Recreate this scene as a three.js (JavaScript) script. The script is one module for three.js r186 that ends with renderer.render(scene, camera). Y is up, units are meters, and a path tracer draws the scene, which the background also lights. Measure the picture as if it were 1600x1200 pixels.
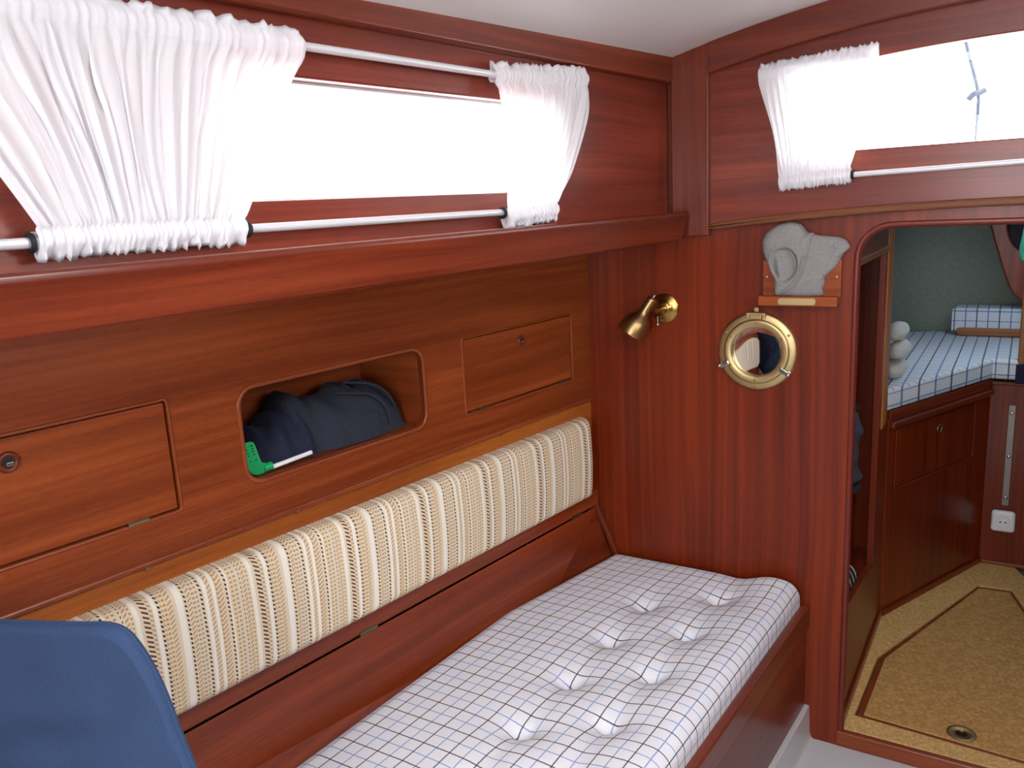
import * as THREE from 'three';
import { RoundedBoxGeometry } from 'three/addons/geometries/RoundedBoxGeometry.js';
import { RectAreaLightUniformsLib } from 'three/addons/lights/RectAreaLightUniformsLib.js';
import * as BGU from 'three/addons/utils/BufferGeometryUtils.js';

// ---------------------------------------------------------------- camera, daylight, exposure
// x to starboard, y up from the saloon sole, z aft; the main bulkhead stands at z = BZ.
const scene = new THREE.Scene();
const camera = new THREE.PerspectiveCamera(49.55, 1600 / 1200, 0.02, 60);
{
  const m = new THREE.Matrix4().makeBasis(
    new THREE.Vector3(0.85255, -0.05124, -0.52012), new THREE.Vector3(-0.06753, 0.97604, -0.20685), new THREE.Vector3(0.51826, 0.21148, 0.82867));
  camera.quaternion.setFromRotationMatrix(m);
  camera.position.set(0, 1.481, 0);
}
scene.add(camera);
RectAreaLightUniformsLib.init();
const renderer = new THREE.WebGLRenderer({ antialias: true });
renderer.toneMapping = THREE.LinearToneMapping;
renderer.toneMappingExposure = 1.25;
renderer.shadowMap.enabled = true;
renderer.shadowMap.type = THREE.PCFSoftShadowMap;
scene.background = new THREE.Color(1.0, 1.0, 1.03);        // overcast harbour sky
scene.backgroundIntensity = 6.0;
const BZ = -2.132;
function daylight(name, intensity, w, h, at, to, color = 0xffffff) {
  const l = new THREE.RectAreaLight(color, intensity, w, h);
  l.name = name; l.position.set(...at); scene.add(l); l.lookAt(...to); return l;
}
daylight('daylight_companionway', 9, 0.62, 1.0, [0, 1.35, 1.46], [0, 1.1, -1], 0xf8faff);
daylight('daylight_hatch', 8.5, 0.52, 0.52, [0, 1.945, -0.62], [0, 0, -0.62], 0xf6f9ff);
daylight('daylight_starboard_window', 12, 0.95, 0.17, [0.91, 1.59, -0.65], [-1, 1.5, -0.7]);
daylight('daylight_bow_hatch', 1.6, 0.44, 0.44, [0.06, 1.405, -3.35], [0.06, 0, -3.35], 0xe6f2ff);

// ---------------------------------------------------------------- helpers
const D2 = (s) => { let a = s >>> 0; return () => { a = (a + 0x6D2B79F5) | 0; let t = Math.imul(a ^ (a >>> 15), 1 | a); t = (t + Math.imul(t ^ (t >>> 7), 61 | t)) ^ t; return ((t ^ (t >>> 14)) >>> 0) / 4294967296; }; };
const clamp = (x, a = 0, b = 1) => Math.min(b, Math.max(a, x));
const lerp = (a, b, t) => a + (b - a) * t;
const sstep = (a, b, x) => { const t = clamp((x - a) / (b - a)); return t * t * (3 - 2 * t); };
function lattice(seed, px, py) { const r = D2(seed), g = new Float32Array(px * py); for (let i = 0; i < g.length; i++) g[i] = r(); return { g, px, py }; }
function vnoise(L, x, y) {                                   // x, y in 0..1, periodic
  x = (x - Math.floor(x)) * L.px; y = (y - Math.floor(y)) * L.py;
  const x0 = Math.floor(x), y0 = Math.floor(y), fx = x - x0, fy = y - y0;
  const sx = fx * fx * (3 - 2 * fx), sy = fy * fy * (3 - 2 * fy);
  const a = x0 % L.px, b = (x0 + 1) % L.px, c = (y0 % L.py) * L.px, d = ((y0 + 1) % L.py) * L.px;
  return lerp(lerp(L.g[c + a], L.g[c + b], sx), lerp(L.g[d + a], L.g[d + b], sx), sy);
}
function dataTex(w, h, fn, metresU, metresV, srgb = true) {
  const d = new Uint8Array(w * h * 4);
  for (let y = 0; y < h; y++) for (let x = 0; x < w; x++) {
    const c = fn(x / w, y / h), o = (y * w + x) * 4;
    d[o] = clamp(c[0]) * 255; d[o + 1] = clamp(c[1]) * 255; d[o + 2] = clamp(c[2]) * 255; d[o + 3] = 255;
  }
  const t = new THREE.DataTexture(d, w, h, THREE.RGBAFormat);
  t.wrapS = t.wrapT = THREE.RepeatWrapping; t.magFilter = THREE.LinearFilter; t.minFilter = THREE.LinearMipmapLinearFilter; t.generateMipmaps = true;
  if (srgb) t.colorSpace = THREE.SRGBColorSpace;
  t.repeat.set(1 / metresU, 1 / metresV); t.needsUpdate = true; return t;
}
const mix3 = (a, b, t) => [lerp(a[0], b[0], t), lerp(a[1], b[1], t), lerp(a[2], b[2], t)];
// mahogany grain: u runs along the grain
function grainTex(seed, ribbon) {
  const A = lattice(seed, 3, 14), B = lattice(seed + 1, 4, 60), C = lattice(seed + 2, 8, 190), P = lattice(seed + 3, 90, 420), W = lattice(seed + 4, 5, 5), R = lattice(seed + 5, 2, 84);
  return dataTex(1024, 1024, (u, v) => {
    const vv = v + (vnoise(W, u, v) - 0.5) * 0.02;
    let t = 0.42 * vnoise(A, u, vv) + 0.3 * vnoise(B, u, vv) + 0.18 * vnoise(C, u, vv) + 0.1 * vnoise(P, u, v);
    if (ribbon) t = 0.66 * t + 0.34 * vnoise(R, u * 1, vv);
    t = clamp((t - 0.5) * 1.45 + 0.5);
    const pore = vnoise(P, u + 0.37, v + 0.21) > 0.86 ? 0.05 : 0;
    const c = mix3([0.66, 0.56, 0.52], [1.0, 0.98, 0.95], t);
    return [c[0] - pore, c[1] - pore * 1.1, c[2] - pore * 1.1];
  }, 1.5, 0.75);
}
const G1 = grainTex(11, false), G2 = grainTex(51, true), G3 = grainTex(91, false);
function wood(hex, map, rough = 0.34, coat = 0.25) {
  return new THREE.MeshPhysicalMaterial({ color: hex, map, roughness: rough, clearcoat: coat, clearcoatRoughness: 0.22, specularIntensity: 0.6 });
}
const M = {
  locker: wood(0x9f5127, G1), coach: wood(0x8e3b26, G3), bulk: wood(0x8a340e, G2, 0.38, 0.12), trim: wood(0x853c24, G1, 0.32, 0.3), bright: wood(0xb4682a, G3, 0.36),
  board: wood(0x974521, G1), post: wood(0x7b3216, G3), dark: wood(0x8a340e, G2), fwd: wood(0x8a340e, G2, 0.36), pale: wood(0xb27a45, G1, 0.45, 0.1), plaque: wood(0xb35e25, G3, 0.45, 0.1),
  niche: wood(0x9f5127, G1, 0.4, 0.15), batten: wood(0x925e37, G1, 0.5, 0.05), jamb: wood(0x803427, G1, 0.36, 0.25),
};
const std = (o) => new THREE.MeshStandardMaterial(o);
M.brass = std({ color: 0xb08d4e, metalness: 1, roughness: 0.24 });
M.brassDull = std({ color: 0xc2ab7c, metalness: 1, roughness: 0.42 });
M.hinge = std({ color: 0x7d7058, metalness: 1, roughness: 0.5 });
M.bronze = std({ color: 0xa98a5e, metalness: 1, roughness: 0.36 });
M.chrome = std({ color: 0xc8c8c6, metalness: 1, roughness: 0.22 });
M.rod = std({ color: 0xd9dadd, metalness: 0.25, roughness: 0.35 });
M.mirror = std({ color: 0xe6e8ea, metalness: 1, roughness: 0.015 });
M.black = std({ color: 0x121216, roughness: 0.7 });
M.gel = new THREE.MeshPhysicalMaterial({ color: 0xe9e8e6, roughness: 0.4, clearcoat: 0.2 });
M.sole = new THREE.MeshPhysicalMaterial({ color: 0xc4c6c8, roughness: 0.3, clearcoat: 0.4 });
M.white = std({ color: 0xeeeeee, roughness: 0.45 });
M.green = std({ color: 0x0fa05a, roughness: 0.45 });
M.glass = new THREE.MeshPhysicalMaterial({ color: 0xffffff, roughness: 0.0, transmission: 1, thickness: 0, ior: 1.45 });
M.acrylic = new THREE.MeshPhysicalMaterial({ color: 0x8798a6, roughness: 0.55, transmission: 0.85, thickness: 0 });
M.hull = std({ color: 0x8a8f8c, roughness: 0.8 });

const names = {};
function numbered(n) { const k = names[n] = (names[n] ?? -1) + 1; return k ? `${n}_${String(k).padStart(3, '0')}` : n; }
function shade(o) { o.castShadow = true; o.receiveShadow = true; return o; }
function mesh(name, geo, mat, parent) { const o = shade(new THREE.Mesh(geo, mat)); o.name = parent && parent !== scene ? name : numbered(name); (parent ?? scene).add(o); return o; }
function tag(o, label, category, group) { o.userData.label = label; o.userData.category = category; if (group) o.userData.group = group; return o; }
function thing(name, label, category, frame, at = [0, 0, 0], group) {
  const o = new THREE.Group(); o.name = numbered(name); scene.add(o);
  o.position.copy(frame.p(...at)); o.rotation.y = frame.turn; return tag(o, label, category, group);
}
function struct(name, geo, mat, frame = WORLD, at = [0, 0, 0], parent) {
  const o = mesh(name, geo, mat, parent); if (!parent) { o.userData.kind = 'structure'; o.position.copy(frame.p(...at)); o.rotation.y = frame.turn; } else o.position.set(...at); return o;
}
function frameAt(x, z, turn) {                               // local x along a wall (forward on the port side), y up, z into the cabin
  const c = Math.cos(turn), s = Math.sin(turn);
  return { turn, p: (u, y, w) => new THREE.Vector3(x + u * c + w * s, y, z - u * s + w * c) };
}
const rad = (d) => d * Math.PI / 180;
const WORLD = frameAt(0, 0, 0);
const BULK = frameAt(0, BZ, 0);                              // w = distance aft of the bulkhead
const COACH = frameAt(-0.811, BZ, rad(85));                  // coachroof side, converging 5 degrees forward
const LOCK = frameAt(-1.058, BZ, rad(82.3));                 // locker fronts, converging 7.7 degrees
const VB = (() => { const a = [-0.347, -2.842], b = [-0.081, -3.45]; return { ...frameAt(a[0], a[1], Math.atan2(-(b[1] - a[1]), b[0] - a[0])), len: Math.hypot(b[0] - a[0], b[1] - a[1]) }; })();

// uv in metres on each face, u along the grain axis
function grain(geo, axis = 'x', ox = 0, oy = 0) {
  const g = geo.index ? geo.toNonIndexed() : geo, p = g.attributes.position, uv = new Float32Array(p.count * 2), k = { x: 0, y: 1, z: 2 }[axis];
  const a = new THREE.Vector3(), b = new THREE.Vector3(), c = new THREE.Vector3();
  for (let i = 0; i < p.count; i += 3) {
    a.fromBufferAttribute(p, i); b.fromBufferAttribute(p, i + 1).sub(a); c.fromBufferAttribute(p, i + 2).sub(a);
    const n = b.cross(c), w = [Math.abs(n.x), Math.abs(n.y), Math.abs(n.z)], f = w.indexOf(Math.max(...w));
    let iu = k, iv;
    if (f === k) { iu = (k + 1) % 3; iv = (k + 2) % 3; } else iv = 3 - k - f;
    for (let j = 0; j < 3; j++) { uv[(i + j) * 2] = p.getComponent(i + j, iu) + ox; uv[(i + j) * 2 + 1] = p.getComponent(i + j, iv) + oy; }
  }
  g.setAttribute('uv', new THREE.BufferAttribute(uv, 2)); return g;
}
let gSeed = 0;
const off = () => { gSeed += 0.377; return [gSeed * 0.73, gSeed * 0.411]; };
function box(w, h, d, axis = 'x', r = 0.002, at = [0, 0, 0]) {
  const g = new RoundedBoxGeometry(w, h, d, 2, Math.min(r, w * 0.45, h * 0.45, d * 0.45)); g.translate(...at); return grain(g, axis, ...off());
}
function span(x0, x1, y0, y1, z0, z1, axis = 'x', r = 0.002) { return box(x1 - x0, y1 - y0, z1 - z0, axis, r, [(x0 + x1) / 2, (y0 + y1) / 2, (z0 + z1) / 2]); }
function poly(pts) { const s = new THREE.Shape(); pts.forEach(([x, y], i) => i ? s.lineTo(x, y) : s.moveTo(x, y)); s.closePath(); return s; }
function rrect(x0, y0, x1, y1, r, Kind = THREE.Shape) {
  const s = new Kind(); s.moveTo(x0 + r, y0); s.lineTo(x1 - r, y0); s.absarc(x1 - r, y0 + r, r, -Math.PI / 2, 0); s.lineTo(x1, y1 - r); s.absarc(x1 - r, y1 - r, r, 0, Math.PI / 2);
  s.lineTo(x0 + r, y1); s.absarc(x0 + r, y1 - r, r, Math.PI / 2, Math.PI); s.lineTo(x0, y0 + r); s.absarc(x0 + r, y0 + r, r, Math.PI, Math.PI * 1.5); return s;
}
function slab(shape, depth, bevel = 0.002, axis = 'x', z0 = 0, seg = 16) {   // extruded along +z from z0
  const g = new THREE.ExtrudeGeometry(shape, { depth: depth - 2 * bevel, bevelEnabled: bevel > 0, bevelThickness: bevel, bevelSize: bevel, bevelOffset: -bevel, bevelSegments: 2, curveSegments: seg });
  g.translate(0, 0, z0 + bevel); return grain(g, axis, ...off());
}
function tube(pts, r, seg = 40, closed = false, rs = 10, tension = 0.5, kind = 'catmullrom') {
  return new THREE.TubeGeometry(new THREE.CatmullRomCurve3(pts.map((p) => new THREE.Vector3(...p)), closed, kind, tension), seg, r, rs, closed);
}
function lathe(pts, seg = 48) { return new THREE.LatheGeometry(pts.map(([x, y]) => new THREE.Vector2(x, y)), seg); }
const cyl = (r, h, seg = 20, r2 = r) => new THREE.CylinderGeometry(r2, r, h, seg);
function rimTube(x0, y0, x1, y1, r, tr, z) {                  // rounded rim round an opening
  const p = rrect(x0, y0, x1, y1, r).getSpacedPoints(120).slice(0, -1).map((q) => new THREE.Vector3(q.x, q.y, z));
  return new THREE.TubeGeometry(new THREE.CatmullRomCurve3(p, true, 'centripetal'), 240, tr, 8, true);
}
// upholstered block: local x by z plan, thickness up; uv follows the cloth round the edges
function padGeo({ w, d, t, r, na = 90, nb = 60, plan, bump, ends = [1, 1, 1, 1] }) {
  const path = (len, n, e0, e1) => {                         // arc: up the side, round the edge, across, and down
    const out = [], q = Math.PI / 2 * r, side = t - r; let s = 0;
    const add = (pos, h, sm) => out.push([pos, h, sm]);
    const m = 4, k = 9;
    for (let i = 0; i < m; i++) add(0, side * i / m, s + side * i / m);
    s += side;
    for (let i = 0; i < k; i++) { const a = Math.PI / 2 * i / k; add(r - r * Math.cos(a), side + r * Math.sin(a), s + q * i / k); }
    s += q;
    for (let i = 0; i <= n; i++) add(r + (len - 2 * r) * i / n, t, s + (len - 2 * r) * i / n);
    s += len - 2 * r;
    for (let i = 1; i <= k; i++) { const a = Math.PI / 2 * i / k; add(len - r + r * Math.sin(a), side + r * Math.cos(a), s + q * i / k); }
    s += q;
    for (let i = 1; i <= m; i++) add(len, side * (1 - i / m), s + side * i / m);
    return out;
  };
  const A = path(w, na), B = path(d, nb), pos = [], uv = [], idx = [], n = B.length;
  for (const [x, hx, sx] of A) for (const [z, hz, sz] of B) {
    let h = Math.min(hx, hz);
    const ex = hx < t - 1e-6, ez = hz < t - 1e-6;
    if (ex && ez) h = Math.max(0, t - Math.hypot(t - hx, t - hz));
    let p = plan ? plan(x / w, z / d) : [x, z];
    if (bump) h += bump(p[0], p[1], x / w, z / d) * clamp(h / t);
    pos.push(p[0], h, p[1]); uv.push(sx, sz);
  }
  for (let i = 0; i < A.length - 1; i++) for (let j = 0; j < n - 1; j++) { const a = i * n + j, b = a + n; idx.push(a, a + 1, b, b, a + 1, b + 1); }
  const base = pos.length / 3;                                // flat underside
  for (const [i, j] of [[0, 0], [0, n - 1], [A.length - 1, 0], [A.length - 1, n - 1]]) { const k = (i * n + j) * 3; pos.push(pos[k], 0, pos[k + 2]); uv.push(0, 0); }
  idx.push(base, base + 2, base + 1, base + 1, base + 2, base + 3);
  const g = new THREE.BufferGeometry(); g.setAttribute('position', new THREE.Float32BufferAttribute(pos, 3)); g.setAttribute('uv', new THREE.Float32BufferAttribute(uv, 2)); g.setIndex(idx);
  g.computeVertexNormals(); return g;
}

// ---------------------------------------------------------------- cloth
const fineN = lattice(7, 128, 128), softN = lattice(8, 16, 16);
function plaidTex(white, darkC, blueC, period, lw, soft = 0.35, seed = 5, periodV = period) {
  const S = 512, wob = lattice(seed, 24, 4);
  return dataTex(S, S, (u, v) => {
    let c = mix3(white, [white[0] * 0.93, white[1] * 0.94, white[2] * 0.95], vnoise(fineN, u, v));
    const line = (t, at) => { let d = Math.abs(t - at); d = Math.min(d, 1 - d) * period; return 1 - sstep(lw * 0.4, lw * 0.9, d); };
    const wu = u + (vnoise(wob, v, 0.3) - 0.5) * 0.008, wv = v + (vnoise(wob, u, 0.7) - 0.5) * 0.008;
    const dash = (t) => 0.62 + 0.38 * (Math.sin(t * Math.PI * 2 * 30) > -0.1 ? 1 : 0);
    c = mix3(c, blueC, 0.78 * Math.max(line(wu, 0.75), line(wv, 0.75)));
    c = mix3(c, darkC, 0.95 * line(wv, 0.25) * dash(u) * (soft < 0.3 ? 0.4 : 1));
    c = mix3(c, darkC, (soft < 0.3 ? 0.95 : 0.85) * line(wu, 0.25) * dash(v));
    return c;
  }, period, periodV);
}
const plaidA = plaidTex([0.93, 0.93, 0.95], [0.07, 0.05, 0.09], [0.44, 0.57, 0.77], 0.0545, 0.0017, 0.35, 5, 0.062);
const plaidB = plaidTex([0.88, 0.9, 0.92], [0.1, 0.16, 0.27], [0.25, 0.42, 0.66], 0.082, 0.0032, 0.2, 9);
const stripeTex = (() => {
  const cream = [0.93, 0.87, 0.75], white = [0.97, 0.95, 0.90], tan = [0.76, 0.63, 0.48], gold = [0.74, 0.58, 0.30], dark = [0.16, 0.10, 0.08], brown = [0.36, 0.24, 0.17], grey = [0.66, 0.58, 0.50];
  const S = [];                                                // [centre, half width, colour, kind, slant]
  const add = (c, h, col, kind, sl = 1) => S.push([c, h, col, kind, sl]);
  add(0.026, 0.026, brown, 'dash', -1); add(0.068, 0.014, tan, 'dash', -1); add(0.105, 0.018, white, 'solid'); add(0.136, 0.010, dark, 'dash', -1); add(0.158, 0.010, tan, 'dash', -1); add(0.185, 0.012, gold, 'dot'); add(0.225, 0.022, tan, 'dash', 1);
  add(0.305, 0.03, white, 'solid'); add(0.352, 0.009, dark, 'dash', -1); add(0.388, 0.02, tan, 'dash', 1); add(0.425, 0.012, grey, 'dot'); add(0.455, 0.01, grey, 'dot'); add(0.492, 0.01, dark, 'dash', -1);
  add(0.53, 0.016, white, 'solid'); add(0.565, 0.018, tan, 'dash', 1); add(0.605, 0.016, white, 'solid'); add(0.655, 0.03, tan, 'dash', 1); add(0.63, 0.007, gold, 'dot'); add(0.715, 0.009, dark, 'dash', -1); add(0.735, 0.006, white, 'solid');
  add(0.768, 0.012, gold, 'dot'); add(0.805, 0.012, grey, 'dot'); add(0.85, 0.004, dark, 'dash', 1); add(0.885, 0.018, tan, 'dash', 1); add(0.92, 0.008, gold, 'dot'); add(0.958, 0.02, white, 'solid');
  return dataTex(1024, 128, (u, v) => {
    let c = mix3(cream, [0.82, 0.74, 0.6], 0.35 * vnoise(fineN, u * 2, v));
    for (const [ce, h, col, kind, sl] of S) {
      const x = (u - ce) / h; if (Math.abs(x) > 1.15) continue;
      const e = 1 - sstep(0.75, 1.1, Math.abs(x)); let k = e;
      if (kind === 'dash') { const f = v * 4 + sl * x * Math.min(0.5, h * 16), g = f - Math.floor(f); k = e * (sstep(0.0, 0.12, g) - sstep(0.42, 0.56, g)); }
      if (kind === 'dot') { const f = v * 4, g = f - Math.floor(f); k = e * (sstep(0.05, 0.2, g) - sstep(0.45, 0.6, g)); }
      c = mix3(c, col, k);
    }
    return c;
  }, 0.213, 0.034);
})();
const weaveBump = dataTex(128, 128, (u, v) => { const k = 0.5 + 0.25 * Math.sin(u * Math.PI * 64) + 0.25 * Math.sin(v * Math.PI * 64); return [k, k, k]; }, 0.04, 0.04, false);
M.plaid = new THREE.MeshPhysicalMaterial({ map: plaidA, roughness: 0.9, sheen: 0.25, sheenRoughness: 0.6, bumpMap: weaveBump, bumpScale: 0.0002 });
M.plaidB = std({ map: plaidB, roughness: 0.95 });
M.stripe = std({ map: stripeTex, roughness: 0.95, bumpMap: weaveBump, bumpScale: 0.0006 });
const mottle = (a, b, sz, seed, n = 64) => { const L1 = lattice(seed, n, n), L2 = lattice(seed + 1, n * 3, n * 3); return dataTex(512, 512, (u, v) => mix3(a, b, clamp(0.55 * vnoise(L1, u, v) + 0.45 * vnoise(L2, u, v))), sz, sz); };
M.blue = new THREE.MeshPhysicalMaterial({ map: mottle([0.17, 0.26, 0.40], [0.21, 0.31, 0.46], 0.12, 301, 60), roughness: 0.85, sheen: 0.3, sheenRoughness: 0.5, sheenColor: new THREE.Color(0x8090b0) });
M.navy = new THREE.MeshPhysicalMaterial({ map: mottle([0.11, 0.125, 0.18], [0.19, 0.205, 0.26], 0.1, 311, 50), roughness: 0.95 });
M.navyLining = new THREE.MeshPhysicalMaterial({ map: mottle([0.07, 0.085, 0.16], [0.13, 0.15, 0.26], 0.1, 321, 50), roughness: 0.95 });
M.greyCloth = std({ map: mottle([0.22, 0.23, 0.29], [0.3, 0.31, 0.37], 0.2, 331, 30), roughness: 0.95 });
M.towel = std({ map: mottle([0.86, 0.85, 0.82], [0.95, 0.94, 0.92], 0.06, 341, 60), roughness: 1, bumpMap: weaveBump, bumpScale: 0.001 });
M.curtain = new THREE.MeshPhysicalMaterial({ color: 0xfbfcff, roughness: 1, transmission: 0.42, thickness: 0, side: THREE.DoubleSide, specularIntensity: 0.2 });
M.cork = std({ map: mottle([0.70, 0.53, 0.28], [0.95, 0.80, 0.53], 0.22, 351, 40), roughness: 0.6 });
M.corkHatch = std({ map: mottle([0.62, 0.45, 0.22], [0.88, 0.69, 0.42], 0.3, 361, 40), roughness: 0.6 });
M.stone = std({ map: mottle([0.43, 0.43, 0.43], [0.65, 0.64, 0.63], 0.06, 371, 50), roughness: 0.85 });
M.lining = std({ map: mottle([0.42, 0.45, 0.41], [0.62, 0.65, 0.60], 0.12, 381, 50), roughness: 0.9 });

// ---------------------------------------------------------------- shell: sole, coachroof, hull
const camber = (x) => (0.49 - x * x) / 6.2;                    // deck beams rise toward the centreline
struct('floor', span(-1.75, 1.75, -0.04, 0, BZ, 1.6, 'z', 0.003), M.sole);
struct('floor', span(-1.4, 1.4, 0.0, 0.02, -4.3, BZ - 0.012, "z", 0.002), M.hull);
{ // saloon roof, cambered, with the hatch opening
  const N = 24, X = 0.93, t = 0.04, strip = (x0, x1, z0, z1) => {
    const s = new THREE.Shape(); for (let i = 0; i <= N; i++) { const x = lerp(x0, x1, i / N); i ? s.lineTo(x, 1.84 + camber(x)) : s.moveTo(x, 1.84 + camber(x)); }
    for (let i = N; i >= 0; i--) { const x = lerp(x0, x1, i / N); s.lineTo(x, 1.84 + t + camber(x)); } s.closePath();
    const g = new THREE.ExtrudeGeometry(s, { depth: z1 - z0, bevelEnabled: false }); g.translate(0, 0, z0); return g.toNonIndexed();
  };
  const roof = BGU.mergeGeometries([strip(-X - 0.1, -0.28, BZ - 0.03, 1.6), strip(0.28, X + 0.1, BZ - 0.03, 1.6), strip(-0.28, 0.28, BZ - 0.03, -0.9), strip(-0.28, 0.28, -0.34, 1.6)]);
  struct('ceiling', roof, M.gel);
}
{ // overhead hatch above the saloon
  const h = new THREE.Group(); h.name = 'window_4'; h.userData.kind = 'structure'; h.position.set(0, 1.955, -0.62); scene.add(h);
  const fr = rrect(-0.33, -0.33, 0.33, 0.33, 0.05); fr.holes.push(rrect(-0.27, -0.27, 0.27, 0.27, 0.04, THREE.Path));
  const g = slab(fr, 0.03, 0.004); g.rotateX(-Math.PI / 2); mesh('window_frame', g, M.gel, h);
  const pg = new THREE.PlaneGeometry(0.56, 0.56); pg.rotateX(Math.PI / 2); pg.translate(0, 0.02, 0); mesh('pane', pg, M.glass, h);
}
// hull sides, side decks, transom wall behind the camera
for (const s of [-1, 1]) {
  const sd = s < 0 ? 'port' : 'starboard';
  struct(`wall_hull_${sd}`, span(s * 1.66 - 0.02, s * 1.66 + 0.02, -0.02, 1.44, BZ, 1.6, 'z', 0.002), M.hull);
}
{ // port side deck: from the hull to the foot of the coachroof, above the lockers
  const s = new THREE.Shape(); s.moveTo(-0.80, 2.16); s.lineTo(-1.7, 2.16); s.lineTo(-1.7, -1.6); s.lineTo(-1.13, -1.6); s.closePath();
  const g = new THREE.ExtrudeGeometry(s, { depth: 0.03, bevelEnabled: false }); g.rotateX(-Math.PI / 2); struct('ceiling_deck_port', g, M.dark, WORLD, [0, 1.39, 0]);
  const m = new THREE.Shape(); m.moveTo(0.80, 2.16); m.lineTo(1.7, 2.16); m.lineTo(1.7, -1.6); m.lineTo(0.9, -1.6); m.closePath();
  const g2 = new THREE.ExtrudeGeometry(m, { depth: 0.03, bevelEnabled: false }); g2.rotateX(-Math.PI / 2); struct('ceiling_deck_starboard', g2, M.dark, WORLD, [0, 1.39, 0]);
}
{ // after bulkhead with the companionway
  const s = poly([[-1.75, 0], [1.75, 0], [1.75, 1.42], [1.02, 1.42], [1.02, 1.98], [-1.02, 1.98], [-1.02, 1.42], [-1.75, 1.42]]);
  s.holes.push(rrect(-0.31, 0.85, 0.31, 1.84, 0.03, THREE.Path));
  struct('wall_aft', slab(s, 0.03, 0.002, 'y', 1.5), M.bulk);
}
{ // starboard coachroof side with its windows
  const F = frameAt(0.811, BZ, rad(-85)); const s = poly([[-0.05, 1.37], [3.8, 1.37], [3.8, 1.9], [-0.05, 1.9]]);
  s.holes.push(rrect(0.566, 1.503, 1.33, 1.675, 0.04, THREE.Path)); s.holes.push(rrect(1.72, 1.503, 2.5, 1.675, 0.04, THREE.Path));
  const g = slab(s, 0.03, 0.002, 'x', -0.03); struct('wall_starboard', g, M.coach, F);
  struct('wall_starboard_locker', span(-0.0, 3.8, 0.0, 1.39, -0.02, 0, 'x'), M.locker, frameAt(1.058, BZ, rad(-82.3)));
  struct('window_5', new THREE.PlaneGeometry(2.1, 0.24).translate(1.55, 1.59, -0.02), M.glass, F);
}
{ // port coachroof side
  const s = poly([[-3.7, 1.36], [0.02, 1.36], [0.02, 1.9], [-3.7, 1.9]]);
  s.holes.push(rrect(-1.345, 1.503, -0.575, 1.675, 0.03, THREE.Path)); s.holes.push(rrect(-2.5, 1.503, -1.74, 1.675, 0.03, THREE.Path));
  struct('wall_port', slab(s, 0.03, 0.0025, 'x', -0.03), M.coach, COACH);
  for (const [k, a, b] of [[1, -1.345, -0.575], [2, -2.5, -1.74]]) {
    const w = new THREE.Group(); w.name = `window_${k}`; w.userData.kind = 'structure'; w.position.copy(COACH.p((a + b) / 2, 1.589, -0.03)); w.rotation.y = COACH.turn; scene.add(w);
    const L = (b - a) / 2 + 0.03, f = rrect(-L, -0.116, L, 0.116, 0.05); f.holes.push(rrect(-L + 0.033, -0.083, L - 0.033, 0.083, 0.03, THREE.Path));
    mesh('window_frame', slab(f, 0.012, 0.002, 'x', -0.014), M.rod, w); mesh('pane', new THREE.PlaneGeometry(L * 2 - 0.03, 0.2).translate(0, 0, -0.008), M.glass, w);
  }
}
// moulding under the deckhead, port
struct('trim_1', span(-3.7, 0.0, 1.757, 1.842, 0, 0.022, 'x', 0.006), M.trim, COACH);
// main bulkhead below the coachroof
const DX0 = -0.345, DX1 = 0.29, DTOP = 1.388;
{
  const hole = () => rrect(DX0, -0.2, DX1, DTOP, 0.075, THREE.Path);
  const top = []; for (let i = 0; i <= 30; i++) { const x = lerp(0.8, -0.8, i / 30); top.push([x, 1.405 + 0.02 * (1 - x * x / 0.64)]); }
  const s = new THREE.Shape(); s.moveTo(-1.7, -0.012); s.lineTo(DX0, -0.012); s.lineTo(DX0, DTOP - 0.075); s.absarc(DX0 + 0.075, DTOP - 0.075, 0.075, Math.PI, Math.PI / 2, true);
  s.lineTo(DX1 - 0.075, DTOP); s.absarc(DX1 - 0.075, DTOP - 0.075, 0.075, Math.PI / 2, 0, true); s.lineTo(DX1, -0.012); s.lineTo(1.7, -0.012); s.lineTo(1.7, 1.40); top.forEach((p) => s.lineTo(...p)); s.lineTo(-1.7, 1.40); s.closePath();
  struct('wall_forward', slab(s, 0.022, 0.003, 'y', -0.022), M.bulk, BULK);
  // rounded edging round the doorway
  const pts = [[DX0 - 0.002, 0.0], [DX0 - 0.002, 0.6], [DX0 - 0.002, DTOP - 0.08]]; for (let i = 1; i < 9; i++) { const a = Math.PI - i / 9 * Math.PI / 2; pts.push([DX0 + 0.075 + 0.077 * Math.cos(a), DTOP - 0.075 + 0.077 * Math.sin(a)]); }
  pts.push([DX0 + 0.09, DTOP + 0.002], [0, DTOP + 0.002], [DX1 - 0.09, DTOP + 0.002]); for (let i = 1; i < 9; i++) { const a = Math.PI / 2 - i / 9 * Math.PI / 2; pts.push([DX1 - 0.075 + 0.077 * Math.cos(a), DTOP - 0.075 + 0.077 * Math.sin(a)]); }
  pts.push([DX1 + 0.002, DTOP - 0.08], [DX1 + 0.002, 0.6], [DX1 + 0.002, 0]);
  const g = tube(pts.map(([x, y]) => [x - Math.sign(x) * 0.0, y, -0.006]), 0.009, 200, false, 12, 0.5, 'centripetal'); g.scale(1, 1, 1);
  struct('door_1', g, M.jamb, BULK);
}
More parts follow.
